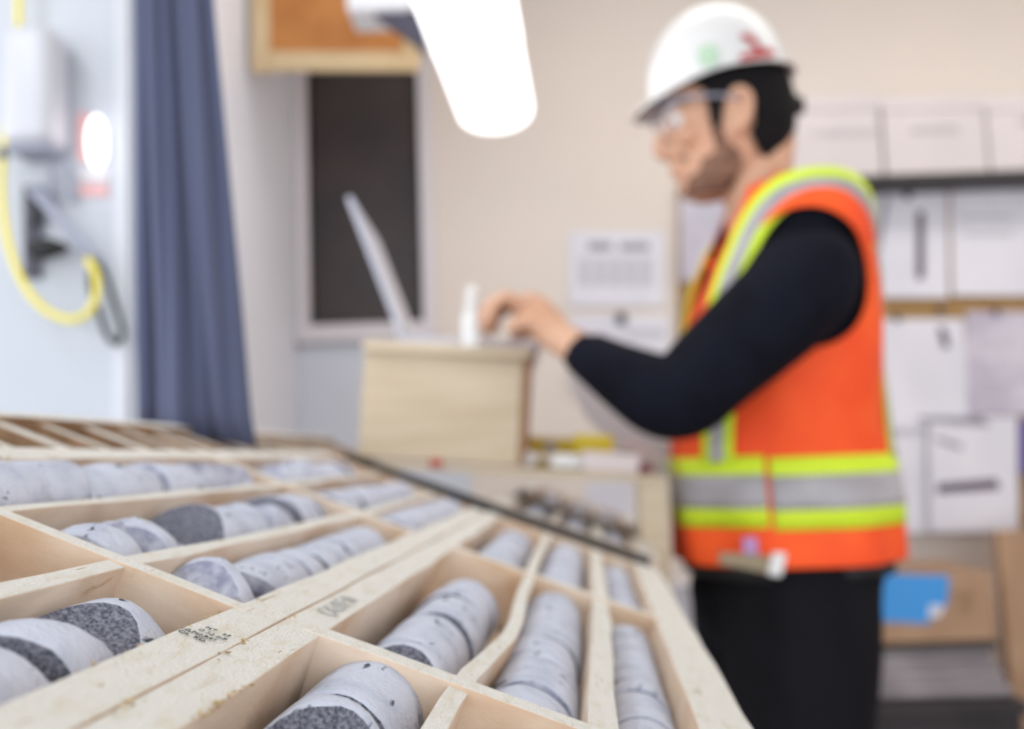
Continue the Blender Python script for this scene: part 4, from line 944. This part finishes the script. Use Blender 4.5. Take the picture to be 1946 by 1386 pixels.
for s in (-1, 1):
    bm = bmesh.new(); rows = []
    for i in range(9):
        t = i / 8; a = t * 1.35
        xx = P(1247, 240, YM).x + .030 * (1 - math.cos(a)); yy = YM + s * (.006 + .062 * math.sin(a) / math.sin(1.35))
        zt, zb = P(1250, 222, YM).z, P(1250, 274 - 10 * t, YM).z
        rows.append([bm.verts.new((xx + .006 * q, yy, zt + (zb - zt) * q)) for q in (0, .5, 1)])
    for a, b in zip(rows, rows[1:]):
        for q in (0, 1): bm.faces.new((a[q], a[q + 1], b[q + 1], b[q]))
    o = child('lens', bm, M['lens'], go, smooth=True); s_ = o.modifiers.new('solid', 'SOLIDIFY'); s_.thickness = .0015
# --- hard hat
hc = (P(1236, 192, YM) + P(1496, 143, YM)) / 2; hl = (P(1496, 143, YM) - P(1236, 192, YM)); hA = hl.length / 2; hxv = -hl.normalized(); hup = Vector((hxv.z, 0, -hxv.x)); 
if hup.z < 0: hup = -hup
hB = .104; hH = .139
hatm = rotmat(hxv, Vector((0, 1, 0)), hup, hc)
def hpt(a, t, off=0):
    """a around, t height 0..1"""
    q = max(0, 1 - t ** 2.15) ** .5
    c, s = math.cos(a), math.sin(a)
    ridge = .0035 * math.exp(-(s * 9) ** 2) * min(1, t * 3)
    return hatm @ Vector(((hA + off) * c * q - .006 * t, (hB + off) * s * q, (hH + off) * t + ridge))
hb = bmesh.new(); n = 72
rings = []
for w_, dz in ((.012, -.004), (.011, -.001)):
    rings.append([hatm @ Vector(((hA + w_ + (.024 * max(0, math.cos(a)) ** 3)) * math.cos(a), (hB + w_ * .7) * math.sin(a), dz - (.021 * max(0, math.cos(a)) ** 2))) for a in [2 * math.pi * k / n for k in range(n)]])
rings.append([hpt(2 * math.pi * k / n, .0, .001) for k in range(n)])
for t in (.03, .08, .15, .25, .35, .45, .55, .65, .74, .82, .88, .93, .965, .985, .997): rings.append([hpt(2 * math.pi * k / n, t) for k in range(n)])
skin_rings(hb, rings, False); 
last = [v for v in hb.verts if v.is_boundary][-n:]
tp = sorted([v for v in hb.verts if v.is_boundary], key=lambda v: (hatm.inverted() @ v.co).z)[-n:]
cv = hb.verts.new(hatm @ Vector((-.006, 0, hH + .003)))
es = [e for e in hb.edges if e.is_boundary and all(v in tp for v in e.verts)]
for e in es: hb.faces.new((e.verts[0], e.verts[1], cv))
hat = child('hard_hat', hb, M['hat'], person, smooth=True); s_ = hat.modifiers.new('solid', 'SOLIDIFY'); s_.thickness = .0025; s_.offset = -1
def on_hat(px, py):
    """point of the near side of the shell lying above photo pixel (px, py)"""
    o_ = Vector((0, 0, H)); d = (P(px, py, 1.5) - o_).normalized(); inv = hatm.inverted(); best = None
    for i in range(400):
        q = o_ + d * (1.35 + i * .001); l = inv @ q; t = l.z / hH
        if 0 <= t <= 1:
            qq = max(1e-6, 1 - t ** 2.15)
            if ((l.x + .006 * t) / hA) ** 2 + (l.y / hB) ** 2 <= qq: return q - d * .0045
    return o_ + d * 1.52
def hat_mark(poly, m, name, step=3):
    bm = bmesh.new(); xs_ = [p[0] for p in poly]; ys_ = [p[1] for p in poly]; g = {}
    def gv(i, j):
        if (i, j) not in g: g[(i, j)] = bm.verts.new(on_hat(min(xs_) + i * step, min(ys_) + j * step))
        return g[(i, j)]
    for i in range(int((max(xs_) - min(xs_)) / step) + 1):
        for j in range(int((max(ys_) - min(ys_)) / step) + 1):
            if inpoly(min(xs_) + (i + .5) * step, min(ys_) + (j + .5) * step, poly): bm.faces.new((gv(i, j), gv(i + 1, j), gv(i + 1, j + 1), gv(i, j + 1)))
    o = child(name, bm, m, hat, smooth=True); s_ = o.modifiers.new('solid', 'SOLIDIFY'); s_.thickness = .0006; return o
o = hat_mark([(1405, 104), (1432, 98), (1440, 92), (1470, 92), (1474, 105), (1440, 110), (1408, 117)], M['red'], 'red_logo', 2)
o['label'] = 'red bar of the helmet logo'
o = hat_mark([(1410, 62), (1428, 66), (1440, 78), (1448, 94), (1440, 98), (1430, 84), (1420, 78), (1408, 70)], M['red'], 'red_logo', 2)
o['label'] = 'red curved arm of the helmet logo'
circ = lambda cx, cy, r: [(cx + r * math.cos(k * math.pi / 10), cy + r * 1.1 * math.sin(k * math.pi / 10)) for k in range(20)]
hat_mark(circ(1346, 105, 20), M['green'], 'green_sticker', 2)
hat_mark(circ(1346, 105, 9), M['hat'], 'sticker_centre', 2)
bm = bmesh.new(); tube(bm, [hz(1478, 200) + Vector((0, -.05, 0)), hz(1502, 200) + Vector((0, -.03, 0)), hz(1506, 202), hz(1502, 200) + Vector((0, .03, 0)), hz(1478, 200) + Vector((0, .05, 0))], .006, 8, 4); child('headband', bm, M['black'], hat, smooth=True)
bm = bmesh.new(); tube(bm, [hz(1498, 203), hz(1524, 200)], [.017, .015], 16, 1); child('ratchet_knob', bm, M['black'], hat, smooth=True)
